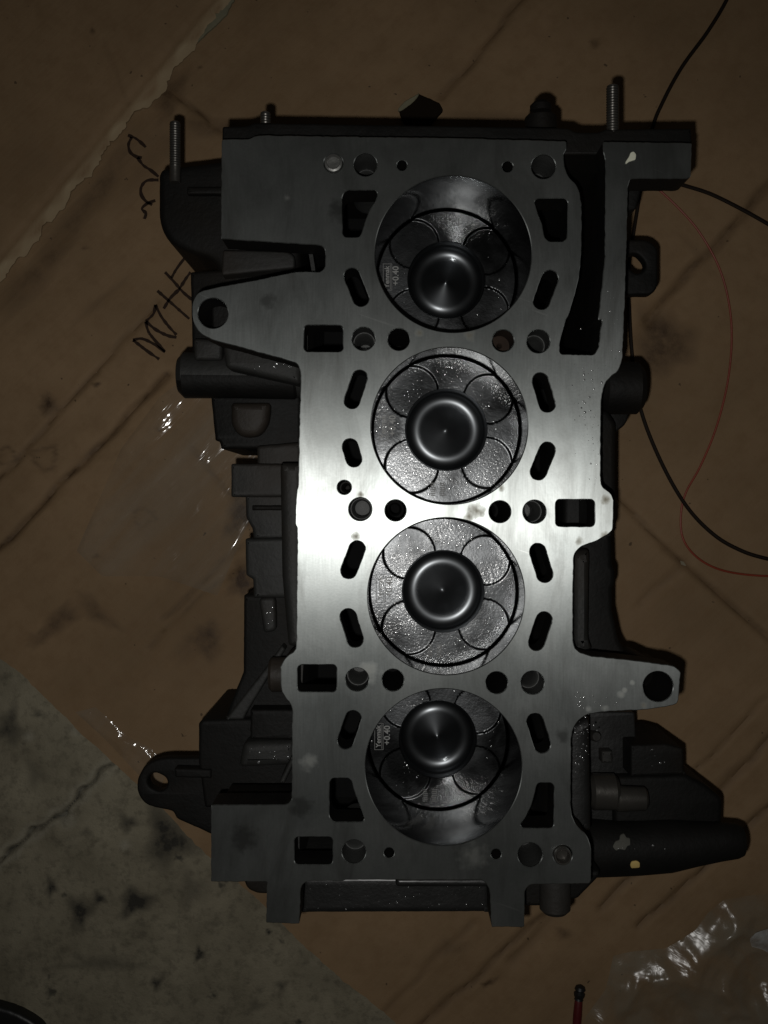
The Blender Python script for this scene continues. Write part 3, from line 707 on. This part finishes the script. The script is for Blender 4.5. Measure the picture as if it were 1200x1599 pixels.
# top left lobe
poly('gearbox_lobe', [(247, 272, 8), (252, 262), (346, 250), (470, 250), (470, 420), (345, 428), (330, 404), (296, 394, 20), (262, 378, 24), (247, 345, 20)], -70 * mm, -150 * mm, M['cast'], blk, r=8, bevel=0.004)
poly('rib', [(292, 291), (470, 291), (470, 303), (292, 303)], -66 * mm, -75 * mm, M['cast'], blk, r=2)
poly('slot_floor', [(348, 390), (450, 392, 10), (461, 400, 8), (460, 418), (346, 430)], -62 * mm, -120 * mm, M['cast_grey'], blk, r=4)
poly('bracket_wall', [(297, 424), (470, 412), (470, 556), (380, 556), (300, 552)], -72 * mm, -150 * mm, M['cast'], blk, r=4, bevel=0.002)
poly('bracket_web', [(330, 462), (480, 440), (480, 560), (455, 558), (332, 522)], ZD - 0.0004, -40 * mm, M['cast'], blk, r=4, taper=0.0)
poly('bolt_seat', [(302, 528), (348, 530), (346, 562), (303, 562)], -58 * mm, -80 * mm, M['cast_grey'], blk, r=5, bevel=0.002)
poly('bracket_rib', [(346, 520), (470, 566), (470, 600), (352, 574)], -46 * mm, -100 * mm, M['cast_grey'], blk, r=8, bevel=0.003)
cyl_px('boss', (280, 586), (480, 586), 36, -72 * mm, M['cast_grey'], blk, 0.003)
tag(cyl_px('boss', (280, 590), (470, 594), 30, -70 * mm, M['cast'], blk, 0.003))
poly('side_pad', [(329, 618), (470, 610), (470, 702), (345, 701), (343, 689), (336, 688)], -74 * mm, -150 * mm, M['cast'], blk, r=3, bevel=0.002)
poly('core_plug', [(360, 628), (422, 628), (420, 660, 22), (404, 682, 20), (374, 682, 20), (360, 664, 22)], -66 * mm, -80 * mm, M['cast_brown'], blk, r=6, bevel=0.004)
poly('side_pad', [(401, 696), (470, 690), (470, 730), (402, 730)], -66 * mm, -150 * mm, M['cast_grey'], blk, r=5, bevel=0.002)
poly('side_pad', [(361, 724), (439, 724), (470, 724), (470, 776), (361, 776)], -58 * mm, -140 * mm, M['cast_grey'], blk, r=3, bevel=0.0015)
poly('side_pad', [(437, 722), (474, 722), (474, 1010), (450, 1010), (440, 900)], -38 * mm, -120 * mm, M['cast_grey'], blk, r=6, bevel=0.004)
poly('side_pad', [(383, 772), (474, 772), (474, 844), (396, 842), (394, 826), (384, 808)], -64 * mm, -150 * mm, M['cast_grey'], blk, r=4, bevel=0.002)
poly('side_rib', [(394, 789), (470, 789), (470, 797), (394, 797)], -60 * mm, -75 * mm, M['cast'], blk, r=2)
poly('side_pad', [(383, 841), (474, 838), (474, 934), (396, 934), (395, 905), (384, 898)], -62 * mm, -150 * mm, M['cast_grey'], blk, r=3, bevel=0.002)
poly('side_pad', [(381, 929), (474, 926), (474, 1120), (350, 1124), (380, 1050)], -72 * mm, -160 * mm, M['cast'], blk, r=3, bevel=0.002)
poly('side_rib', [(352, 1124), (404, 1058), (440, 1008), (446, 1014), (386, 1112), (380, 1124)], -60 * mm, -80 * mm, M['cast_grey'], blk, r=3)
poly('side_rib', [(404, 934), (430, 932), (432, 985), (412, 990)], -66 * mm, -80 * mm, M['cast_grey'], blk, r=8, bevel=0.002)
cyl_px('boss', (421, 1053), (460, 1053), 27, -48 * mm, M['cast_brown'], blk, 0.0015)
poly('side_pad', [(310, 1130, 8), (316, 1124), (460, 1120), (470, 1260), (320, 1262), (310, 1190)], -86 * mm, -170 * mm, M['cast'], blk, r=4, bevel=0.002)
poly('side_pad', [(391, 1108), (462, 1108), (462, 1156), (391, 1155)], -60 * mm, -100 * mm, M['cast'], blk, r=3, bevel=0.0015)
poly('side_rib', [(380, 1160), (462, 1156), (462, 1196), (372, 1200)], -70 * mm, -100 * mm, M['cast_grey'], blk, r=10, bevel=0.004)
poly('side_rib', [(456, 1180), (462, 1186), (444, 1224), (436, 1222)], -56 * mm, -80 * mm, M['cast_grey'], blk, r=2)
ear_h = resample(capsule(243, 1220, 249, 1223, 12.5), 5)
poly('ear_bracket', [(322, 1184), (250, 1184, 20), (226, 1194, 16), (214, 1217, 16), (214, 1238, 16), (226, 1256, 16), (243, 1262, 8), (270, 1267, 4), (276, 1279, 4), (332, 1304), (352, 1300), (352, 1188)], -92 * mm, -99 * mm, M['cast'], blk, r=6, bevel=0.0015, holes=[ear_h])
poly('ear_rib', [(272, 1200), (330, 1202), (330, 1216), (274, 1214)], -84 * mm, -95 * mm, M['cast'], blk, r=3)
poly('corner_block', [(338, 1264), (462, 1264), (462, 1370), (338, 1370)], ZD - 0.0006, -60 * mm, M['cast'], blk, r=6)
poly('boss', [(380, 1372), (420, 1372), (420, 1396, 4), (402, 1396, 14), (386, 1388, 10)], -30 * mm, -70 * mm, M['cast'], blk, r=4)
# bottom end
poly('end_cover_face', [(470, 1368), (766, 1368), (766, 1428, 8), (758, 1426), (480, 1427), (470, 1428, 8)], -50 * mm, -120 * mm, M['cast_wet'], blk, r=8, bevel=0.003)
poly('end_rib', [(618, 1372), (766, 1372), (766, 1386), (618, 1386)], -44 * mm, -55 * mm, M['cast_wet'], blk, r=6, bevel=0.002)
poly('leg', [(772, 1378), (816, 1378), (816, 1440), (772, 1440)], ZD - 0.0005, -70 * mm, M['cast'], blk, r=3)
poly('leg', [(420, 1378), (464, 1378), (464, 1436), (420, 1436)], ZD - 0.0005, -70 * mm, M['cast'], blk, r=3)
poly('end_pad', [(812, 1360), (938, 1360), (936, 1370), (903, 1404), (890, 1406), (886, 1416), (820, 1416)], -45 * mm, -120 * mm, M['cast'], blk, r=4, bevel=0.002)
cyl_px('boss', (867, 1425), (867, 1360), 24, -40 * mm, M['cast_grey'], blk, 0.002)
# right side
poly('side_skirt', [(885, 842), (956, 826), (958, 884), (962, 890), (962, 910), (958, 918), (958, 955), (968, 1000), (985, 1030), (885, 1040)], -52 * mm, -160 * mm, M['cast'], blk, r=4, bevel=0.003)
poly('side_skirt', [(880, 640), (950, 640), (963, 660), (963, 790), (958, 840), (880, 845)], -56 * mm, -160 * mm, M['cast'], blk, r=5, bevel=0.003)
poly('side_rib', [(893, 862), (924, 856), (922, 1000), (930, 1018), (893, 1022)], -30 * mm, -80 * mm, M['cast_grey'], blk, r=10, bevel=0.006)
poly('bracket_web', [(890, 1030), (991, 1036), (1052, 1044), (1056, 1060), (1054, 1096), (1010, 1102), (930, 1106), (890, 1120)], ZD - 0.0005, -62 * mm, M['cast'], blk, r=6, holes=[circle(1026, 1070.5, 25)])
cyl_px('boss', (935, 606), (1003, 606), 41, -66 * mm, M['cast'], blk, 0.003)
poly('boss', [(930, 636), (984, 640), (980, 660, 10), (962, 676, 10), (930, 676)], -76 * mm, -150 * mm, M['cast'], blk, r=6)
poly('lifting_ear', [(965, 374), (1012, 374, 10), (1028, 386, 10), (1028, 448, 10), (1018, 460, 12), (965, 460)], -82 * mm, -89 * mm, M['cast'], blk, r=6, bevel=0.0015, holes=[resample(capsule(991, 408, 996, 414, 12.5), 5)])
poly('side_skirt', [(930, 330), (972, 300), (968, 560), (930, 600)], -84 * mm, -160 * mm, M['cast'], blk, r=4)
poly('recess_floor', [(880, 1110), (992, 1112), (994, 1152), (1000, 1163), (1000, 1300), (880, 1320)], -96 * mm, -150 * mm, M['cast_wet'], blk, r=5)
poly('recess_wall', [(884, 1110), (902, 1120), (900, 1130), (922, 1118), (925, 1300), (884, 1300)], -40 * mm, -110 * mm, M['cast_wet'], blk, r=8, bevel=0.004)
poly('mount_pad', [(985, 1163), (1042, 1162), (1068, 1169), (1069, 1203), (1074, 1210), (985, 1214)], -78 * mm, -130 * mm, M['cast'], blk, r=3, bevel=0.0015)
poly('mount_web', [(960, 1212), (1073, 1210), (1100, 1224), (1127, 1245), (1130, 1256), (1128, 1290), (960, 1290)], -90 * mm, -140 * mm, M['cast'], blk, r=5, bevel=0.003)
poly('bolt_seat', [(940, 1173), (957, 1173), (957, 1192), (940, 1192)], -88 * mm, -100 * mm, M['cast_grey'], blk, r=2)
c = P(931, 1150, -86 * mm); lathe('bolt_end', [(0.0028, -0.03), (0.0028, 0), (0.0022, 0.0012)], c, (0.1, 0.15, 1), M['cast_grey'], blk, 16)
cyl_px('boss', (920, 1236), (965, 1236), 28, -76 * mm, M['stud'], blk, 0.002)
cyl_px('shaft_end', (960, 1247), (1010, 1247), 20, -74 * mm, M['stud'], blk, 0.0012, 0.92)
# tapered mount arm, a lying cone with an oval section
def arm():
    z = -88 * mm; n = 40; V = []; F = []
    st_ = [(905, 1322, 44), (925, 1324, 44), (960, 1325, 42), (1000, 1324, 41), (1047, 1321, 40), (1090, 1317, 34), (1125, 1314, 30), (1150, 1313, 27), (1159, 1313, 23), (1162, 1313, 17)]
    for (x, y, r) in st_:
        c = P(x, y, z); R = r * S * (H - z) / H
        for i in range(n): a = 2 * math.pi * i / n; V.append((c.x, c.y + R * math.cos(a), c.z + R * 0.95 * math.sin(a)))
    for k in range(len(st_) - 1):
        for i in range(n): j = (i + 1) % n; F.append((k * n + i, (k + 1) * n + i, (k + 1) * n + j, k * n + j))
    F.append(tuple(range(n))); F.append(tuple(reversed(range((len(st_) - 1) * n, len(st_) * n))))
    o = mesh_obj('mount_arm', V, F, M['cast'], blk)
    bm = bmesh.new(); bm.from_mesh(o.data); bmesh.ops.recalc_face_normals(bm, faces=bm.faces); bm.to_mesh(o.data); bm.free(); return o
arm_o = arm()
# little flakes stuck to the casting
def flake(name, pts, z, m, th=0.0006, parent=blk):
    return prism(name, resample(round_poly(pts, 2), 3, 0.5, 1), [], z, z - th * 2, m, parent, 0.0003, 2)
flake('paint_flake', [(990, 236), (994, 241), (993, 249), (983, 252), (978, 256), (977, 253), (983, 244), (985, 238)], 0.0006, M['white'])
fy = flake('paint_flake', [(986, 1344), (994, 1343), (999, 1346), (999, 1355), (986, 1356), (984, 1350)], -75 * mm, M['yellow'], 0.0007)
fg = flake('grey_smear', [(956, 1321), (961, 1314), (968, 1312), (970, 1306), (977, 1304), (979, 1309), (985, 1310), (984, 1319), (979, 1320), (975, 1326), (967, 1324), (961, 1327)], -76 * mm, M['greyp'], 0.0006)
for o, z0 in ((fy, -75 * mm), (fg, -76 * mm)):      # lay them on the round arm
    ya = (NY - 1324) * S * (H + 0.088) / H; Ra = 41.5 * S * (H + 0.088) / H
    for v in o.data.vertices:
        dy = v.co.y - ya; v.co.z = -0.088 + 0.95 * math.sqrt(max(1e-8, Ra * Ra - dy * dy)) + (v.co.z - z0) + 0.0007
    o.data.update()

# ------------------------------------------------------------------ pistons
PR = 0.0350
def crown_h(x, y):
    r = math.hypot(x, y); h = 0.0
    for (cx, cy, pr, dp) in ((-.0163, .0181, .0124, .0012), (.0201, .0147, .0118, .0016), (-.0165, -.0174, .0128, .0009), (.0193, -.0158, .0121, .0011)):
        q = math.hypot(x - cx, y - cy) - pr
        t = min(1, max(0, (0.00045 - q) / 0.0009)); h = min(h, -dp * (t * t * (3 - 2 * t)) * (1.0 + 0.3 * ((y - cy) * 0.8 - (x - cx) * 0.6) / pr))
    e = PR - r
    if e < 0.0005: h -= 0.0005 * (1 - e / 0.0005) ** 2
    return h
RBOWL = 0.0196
def piston_meshes():
    nr, nt = 92, 400; V = []; F = []
    rads = [RBOWL + 0.0002 + (PR - RBOWL - 0.0002) * (i / (nr - 1)) for i in range(nr)]
    V += [(RBOWL * math.cos(2 * math.pi * i / nt), RBOWL * math.sin(2 * math.pi * i / nt), min(crown_h(RBOWL * math.cos(2 * math.pi * i / nt), RBOWL * math.sin(2 * math.pi * i / nt)) - 0.0006, 0)) for i in range(nt)]
    for r in rads:
        for i in range(nt):
            a = 2 * math.pi * i / nt; x, y = r * math.cos(a), r * math.sin(a); V.append((x, y, crown_h(x, y)))
    rows = nr + 1
    for zz in (-0.004, -0.045):
        V += [(PR * math.cos(2 * math.pi * i / nt), PR * math.sin(2 * math.pi * i / nt), zz) for i in range(nt)]; rows += 1
    for k in range(rows - 1):
        for i in range(nt): j = (i + 1) % nt; F.append((k * nt + i, (k + 1) * nt + i, (k + 1) * nt + j, k * nt + j))
    me = bpy.data.meshes.new('crown'); me.from_pydata(V, [], F); me.update(); me.materials.append(M['crown'])
    me.polygons.foreach_set('use_smooth', [True] * len(me.polygons)); me.set_sharp_from_angle(angle=math.radians(38))
    # bowl: re-entrant lip, rounded wall, shallow cone floor with a pip
    prof = [(RBOWL, -0.0006), (RBOWL - 0.0003, -0.0018), (RBOWL - 0.0006, -0.0030)]
    for i in range(0, 17):                     # trough: from the steep wall round to the cone
        a = math.radians(-8 + 125 * i / 16); prof.append((0.0140 + 0.0050 * math.cos(a), -0.0070 - 0.0046 * math.sin(a)))
    r1, z1 = prof[-1]
    for i in range(1, 13):                     # cone rising to a small rounded apex
        r = r1 + (0.0009 - r1) * i / 12; prof.append((r, z1 + (r1 - r) * math.tan(math.radians(27))))
    r2, z2_ = prof[-1]
    for i in range(1, 6): a = math.radians(70 + 20 * i / 5); prof.append((max(1e-5, r2 * (1 - i / 5)), z2_ + 0.00016 * math.sin(math.pi / 2 * i / 5)))
    n = 128; V = []; F = []
    for (r, z) in prof: V += [(r * math.cos(2 * math.pi * i / n), r * math.sin(2 * math.pi * i / n), z) for i in range(n)]
    for k in range(len(prof) - 1):
        for i in range(n): j = (i + 1) % n; F.append((k * n + i, k * n + j, (k + 1) * n + j, (k + 1) * n + i))
    F.append(tuple(range((len(prof) - 1) * n, len(prof) * n)))
    bw = bpy.data.meshes.new('combustion_bowl'); bw.from_pydata(V, [], F); bw.update(); bw.materials.append(M['bowl'])
    bm = bmesh.new(); bm.from_mesh(bw)
    for f in bm.faces:
        if f.normal.z < 0: f.normal_flip()
    bm.to_mesh(bw); bm.free()
    bw.polygons.foreach_set('use_smooth', [True] * len(bw.polygons)); bw.set_sharp_from_angle(angle=math.radians(50))
    return me, bw
def text_mesh(name, body, size, bold=False):
    cu = bpy.data.curves.new(name, 'FONT'); cu.body = body; cu.size = size; cu.extrude = 0.00004; cu.align_x = 'CENTER'; cu.align_y = 'CENTER'; cu.offset = 0.00006 if bold else 0
    o = bpy.data.objects.new(name, cu); C.objects.link(o); dg = bpy.context.evaluated_depsgraph_get()
    me = bpy.data.meshes.new_from_object(o.evaluated_get(dg)); bpy.data.objects.remove(o); bpy.data.curves.remove(cu); return me
crown_me, bowl_me = piston_meshes()
size_me = text_mesh('size_mark', '+0.40', 0.0043, True); size_me.materials.clear(); size_me.materials.append(M['stamp'])
name_me = text_mesh('maker_mark', 'Yenmak', 0.0034, True); name_me.materials.clear(); name_me.materials.append(M['stamp'])
def frame_mesh():
    V = []; F = []
    def bar(x0, y0, x1, y1, h):
        o = len(V); V.extend([(x0, y0, 0), (x1, y0, 0), (x1, y1, 0), (x0, y1, 0), (x0, y0, h), (x1, y0, h), (x1, y1, h), (x0, y1, h)])
        F.extend([(o + 4, o + 5, o + 6, o + 7), (o, o + 1, o + 5, o + 4), (o + 1, o + 2, o + 6, o + 5), (o + 2, o + 3, o + 7, o + 6), (o + 3, o, o + 4, o + 7)])
    w_, h_, t = 0.0068, 0.0023, 0.00028; z = 0.00006
    bar(-w_, -h_, w_, -h_ + t, z); bar(-w_, h_ - t, w_, h_, z); bar(-w_, -h_ + t, -w_ + t, h_ - t, z); bar(w_ - t, -h_ + t, w_, h_ - t, z); bar(-w_ + .0006, -h_ + .0007, w_ - .0006, -h_ + .0010, z)
    me = bpy.data.meshes.new('mark_frame'); me.from_pydata(V, [], F); me.update(); me.materials.append(M['stamp2']); return me
frame_me = frame_mesh()
def tally_mesh():
    V = []; F = []; r_ = random.Random(3)
    for cx in (-0.0022, 0.0022):
        y = -0.003
        while y < 0.003:
            h = 0.0005; x0, x1 = cx - 0.0014, cx + 0.0014 * r_.uniform(0.3, 1); o = len(V)
            V.extend([(x0, y, 0.00004), (x1, y, 0.00004), (x1, y + h, 0.00004), (x0, y + h, 0.00004)]); F.append((o, o + 1, o + 2, o + 3)); y += 0.00095
    me = bpy.data.meshes.new('stamped_ticks'); me.from_pydata(V, [], F); me.update(); me.materials.append(M['stamp2']); return me
tick_me = tally_mesh()
def drop_places(n, seed):
    r_ = random.Random(seed); out = []
    while len(out) < n:
        a = r_.uniform(0, 6.283); r = r_.uniform(RBOWL + 0.0006, PR - 0.0015)
        x, y = r * math.cos(a), r * math.sin(a)
        if noise.noise(Vector((x * 90, y * 90, seed))) > -0.05: out.append((x, y))
    return out
KP = [0.895, 0.948, 0.948, 0.895]
PLAB = ['lowered piston with size stamp in the cylinder at the top of the photo', 'raised oily piston in the second cylinder from the top',
        'raised oily piston in the third cylinder from the top', 'lowered piston with clear maker stamp in the bottom cylinder']
for i, (x, y) in enumerate(BORES):
    z = H - H / KP[i]; c = P(x, y, 0)
    p = empty('piston', (c.x, c.y, z), PLAB[i], 'piston', 'pistons in the engine block')
    def part(name, me, loc=(0, 0, 0), rz=0):
        o = bpy.data.objects.new(name, me); C.objects.link(o); o.parent = p; o.location = loc; o.rotation_euler = (0, 0, rz); return o
    cr = part('crown', crown_me); part('combustion_bowl', bowl_me)
    part('size_mark', size_me, (-0.0256, 0.0020, 0.00008), math.pi / 2)
    fr = part('mark_frame', frame_me, (-0.0298, 0.0014, 0.00003), math.pi / 2)
    part('maker_mark', name_me, (-0.0300, 0.0014, 0.00008), math.pi / 2)
    part('stamped_ticks', tick_me, (-0.0038, -0.0285, 0.00002), 0)
    for ch in list(p.children):
        if ch.name.split('.')[0] in ('size_mark', 'mark_frame', 'maker_mark', 'stamped_ticks'): ch.parent = cr
    droplets('oil_droplets', drop_places([24, 190, 230, 40][i], i), lambda a, b: crown_h(a, b), p, 0.00014, 0.00060)

# drops on the deck and in the recess beside the bottom cylinder
pl = []
r_ = random.Random(11)
for (cx, cy, rx, ry, n) in [(910, 620, 32, 90, 60), (930, 700, 14, 60, 16), (955, 540, 12, 70, 14), (930, 1095, 50, 16, 22), (985, 1075, 30, 14, 10), (905, 1100, 14, 30, 10)]:
    while n:
        a = r_.gauss(0, .5); b = r_.gauss(0, .5)
        q = P(cx + a * rx, cy + b * ry, 0); pxx, pyy = cx + a * rx, cy + b * ry
        if 892 < pxx < 972 and not (pxx > 935 and 600 < pyy < 770) and not (pxx > 895 and 1114 < pyy): pl.append((q.x, q.y)); 
        n -= 1
droplets('oil_droplets', pl, lambda a, b: 0.0, blk, 0.00014, 0.00062)
pl = []
for _ in range(70):
    q = P(908 + r_.gauss(0, 9), 1150 + r_.gauss(0, 28), -40 * mm); pl.append((q.x, q.y))
droplets('oil_droplets', pl, lambda a, b: -0.0399, blk, 0.00015, 0.0006)
pl = []
for _ in range(46):
    q = P(r_.uniform(480, 758), r_.uniform(1380, 1420), -50 * mm); pl.append((q.x, q.y))
droplets('oil_droplets', pl, lambda a, b: -0.0499, blk, 0.00012, 0.0004)

for (cx, cy, rx, ry, zz, n) in [(420, 1178, 30, 14, -70, 14), (425, 572, 30, 5, -46, 10), (1030, 1188, 26, 18, -78, 6), (1000, 1323, 40, 3, -74.2, 5), (418, 958, 8, 18, -66, 5)]:
    pl = [(lambda q: (q.x, q.y))(P(cx + r_.uniform(-rx, rx), cy + r_.uniform(-ry, ry), zz * mm)) for _ in range(n)]
    droplets('oil_droplets', pl, lambda a, b: zz * mm + 0.0001, blk, 0.0002, 0.0008)
# ------------------------------------------------------------------ loose things on the floor
zc = ZC + 0.0022
def fl_pts(l, z): return [P(x, y, z) for x, y in l]
tag(tube('cable', fl_pts([(1150, -40), (1135, 0), (1105, 50), (1065, 105), (1035, 160), (1018, 205), (1000, 300), (982, 420), (983, 480), (988, 560), (1001, 640), (1032, 720), (1072, 790), (1115, 835), (1158, 860), (1200, 873), (1260, 885)], zc), 0.00125, M['wire']),
    'thin dark cable curving down the right side of the cardboard past the block', 'cable')
tag(tube('cable', fl_pts([(1000, 262), (1035, 280), (1070, 290), (1110, 303), (1155, 325), (1200, 350), (1260, 385)], zc), 0.00125, M['wire']),
    'short stretch of dark cable running from behind the top right arm to the right edge', 'cable')
tag(tube('red_thread', fl_pts([(1025, 292), (1060, 325), (1092, 362), (1122, 415), (1138, 470), (1143, 530), (1136, 600), (1118, 670), (1094, 728), (1072, 768), (1064, 800), (1066, 838), (1084, 866), (1115, 886), (1155, 896), (1210, 900), (1260, 898)], zc - 0.0008), 0.0007, M['redwire'], n=8),
    'thin red thread looping on the cardboard at the right', 'thread')
sc = prism('cardboard_scrap', resample(round_poly([(623, 172), (642, 160), (655, 146), (668, 152), (688, 162), (692, 172), (676, 190), (660, 212), (636, 205)], 3), 4, 1.6, 2), [], ZC + 0.003, ZC, M['scrap'], None, 0.0006, 1)  # near-black piece, pale along one torn edge
tag(sc, 'small dark scrap with a torn edge above the block', 'scrap')
prism('torn_edge', resample(round_poly([(621, 171), (632, 158), (650, 148), (655, 145), (654, 149), (645, 160), (634, 168), (624, 174)], 2), 3, 1.2, 4), [], ZC + 0.0036, ZC + 0.001, M['torn'], sc, 0.0004, 1)
tp = prism('torn_paper', resample(round_poly([(366, -2), (352, 24), (340, 36), (318, 56), (290, 82), (270, 104), (262, 112), (246, 128), (244, 104), (282, 52), (318, 8), (334, -12), (366, -14)], 3), 4, 2.4, 9), [], ZC + 0.0022, ZC, M['torn'], None, 0.0006, 1)
tag(tp, 'ragged strip of pale torn paper along the torn cardboard edge', 'paper')

def crumple(name, outline_px, z0, amp, scale, m, seed, step=0.004, aniso=None, keep=True):
    """wrinkled thin sheet: grid clipped to a traced outline, folded by ridged noise"""
    loop = [P(x, y, z0).to_2d() for x, y in outline_px]
    xs = [p.x for p in loop]; ys = [p.y for p in loop]
    def inside(x, y):
        c = False; n = len(loop)
        for i in range(n):
            a, b = loop[i], loop[i - 1]
            if (a.y > y) != (b.y > y) and x < (b.x - a.x) * (y - a.y) / (b.y - a.y) + a.x: c = not c
        return c
    def edge_d(x, y):
        p = Vector((x, y)); best = 9
        for i in range(len(loop)):
            a, b = loop[i], loop[i - 1]; d = b - a; t = max(0, min(1, (p - a).dot(d) / d.length_squared)); best = min(best, (p - a - d * t).length)
        return best
    nx = int((max(xs) - min(xs)) / step) + 1; ny = int((max(ys) - min(ys)) / step) + 1
    idx = {}; V = []; F = []
    ca, sa = (math.cos(aniso[0]), math.sin(aniso[0])) if aniso else (1, 0); st_ = aniso[1] if aniso else 1
    def gp(i, j): return (min(xs) + i * step + 0.4 * step * noise.noise(Vector((i * .7, j * .7, seed))), min(ys) + j * step + 0.4 * step * noise.noise(Vector((i * .7, j * .7, seed + 9))))
    def near(x, y):
        p = Vector((x, y)); best = (9, p)
        for k in range(len(loop)):
            a, b = loop[k], loop[k - 1]; d = b - a; t = max(0, min(1, (p - a).dot(d) / d.length_squared)); q = a + d * t
            if (p - q).length < best[0]: best = ((p - q).length, q)
        return best[1]
    ins = {(i, j): inside(*gp(i, j)) for i in range(-1, nx + 2) for j in range(-1, ny + 2)}
    for (i, j), f_ in ins.items():
        x, y = gp(i, j)
        if not f_:
            if not any(ins.get((i + a, j + b)) for a in (-1, 0, 1) for b in (-1, 0, 1)): continue
            q = near(x, y); x, y = q.x, q.y
        u = (x * ca + y * sa) * scale; v = (-x * sa + y * ca) * scale * st_
        h = 0
        for o_, (f, a) in enumerate(((1, 1), (2.1, .5), (4.3, .25), (9, .12))):
            h += a * (1 - abs(noise.noise(Vector((u * f, v * f, seed + o_ * 3)))) * 2.2)
        h = max(0.0, h * 0.55) * min(1, edge_d(x, y) / (amp * 1.6) + 0.12)
        idx[(i, j)] = len(V); V.append((x, y, z0 + amp * h))
    for i in range(-1, nx + 1):
        for j in range(-1, ny + 1):
            q = [idx.get(k) for k in ((i, j), (i + 1, j), (i + 1, j + 1), (i, j + 1))]
            if None not in q: F.append(tuple(q))
    return mesh_obj(name, V, F, m, None, sharp=60)
fm = crumple('plastic_film', [(120, 860), (190, 700), (250, 620), (330, 560), (420, 540), (430, 760), (395, 800), (340, 930), (250, 900), (160, 900)], ZC + 0.0012, 0.0024, 15, M['film'], 4, 0.0024, (math.radians(48), 6.0))
tag(fm, 'thin clear plastic film with bright glints on the cardboard left of the block', 'plastic film')
fm2 = crumple('plastic_film', [(118, 1112), (160, 1150), (215, 1208), (250, 1236), (262, 1200), (236, 1168), (200, 1150), (150, 1104)], ZC + 0.0012, 0.0030, 22, M['film'], 14, 0.0020, (math.radians(-42), 4.0))
tag(fm2, 'narrow strip of clear film along the cardboard edge by the concrete', 'plastic film')
bg = crumple('plastic_bag', [(885, 1640), (915, 1585), (945, 1545), (958, 1492), (990, 1485), (1040, 1480), (1085, 1452), (1105, 1425), (1130, 1404), (1180, 1396), (1260, 1392), (1260, 1660), (880, 1660)], ZC + 0.0015, 0.013, 19, M['bag'], 33, 0.0022)
tag(bg, 'crumpled clear plastic bag in the bottom right corner', 'plastic bag')
bw_ = crumple('plastic_scrap', [(1170, 1466), (1180, 1456), (1205, 1448), (1240, 1450), (1240, 1500), (1204, 1490), (1190, 1482), (1174, 1478)], ZC + 0.022, 0.008, 25, M['bagwhite'], 5, 0.0018)
tag(bw_, 'milky white plastic scrap at the right edge on the clear bag', 'plastic scrap')

tl = empty('small_tool', P(905, 1575, ZC), 'small red and black stick shaped tool at the bottom edge', 'tool')
def rel(o, par):
    o.parent = par; o.matrix_parent_inverse = Matrix.Translation(par.location).inverted(); return o
a = P(907, 1538, ZC + 0.004); b = P(904, 1561, ZC + 0.004); cpt = P(898, 1640, ZC + 0.004)
rel(lathe('tip', [(0.0010, 0), (0.0030, 0.0012), (0.0036, 0.003), (0.0024, 0.0042), (0.0037, 0.0055), (0.0034, 0.0075), (0.0026, 0.0085), (0.0030, (b - a).length)], a, b - a, M['black'], None, 20), tl)
rel(lathe('handle', [(0.0022, 0), (0.0026, 0.0015), (0.0029, 0.010), (0.0027, 0.02), (0.0028, (cpt - b).length)], b, cpt - b, M['red'], None, 20), tl)
rp = prism('dark_object', resample(round_poly([(-60, 1562), (-8, 1571), (20, 1579), (44, 1591), (62, 1604), (84, 1640), (-60, 1660)], 14), 6, 0.6, 2), [], ZF + 0.009, ZF, M['black'], None, 0.003, 4)  # unidentified black thing, built as a plain rounded slab
tag(rp, 'black rounded edge of an object poking into the bottom left corner', 'unidentified object')

# parts of the block were laid out in world space: keep them there under the Empty at its base
bpy.context.view_layer.update()
for o in blk.children: o.matrix_parent_inverse = Matrix.Translation(blk.location).inverted()
scene.render.resolution_x = 768; scene.render.resolution_y = 1024
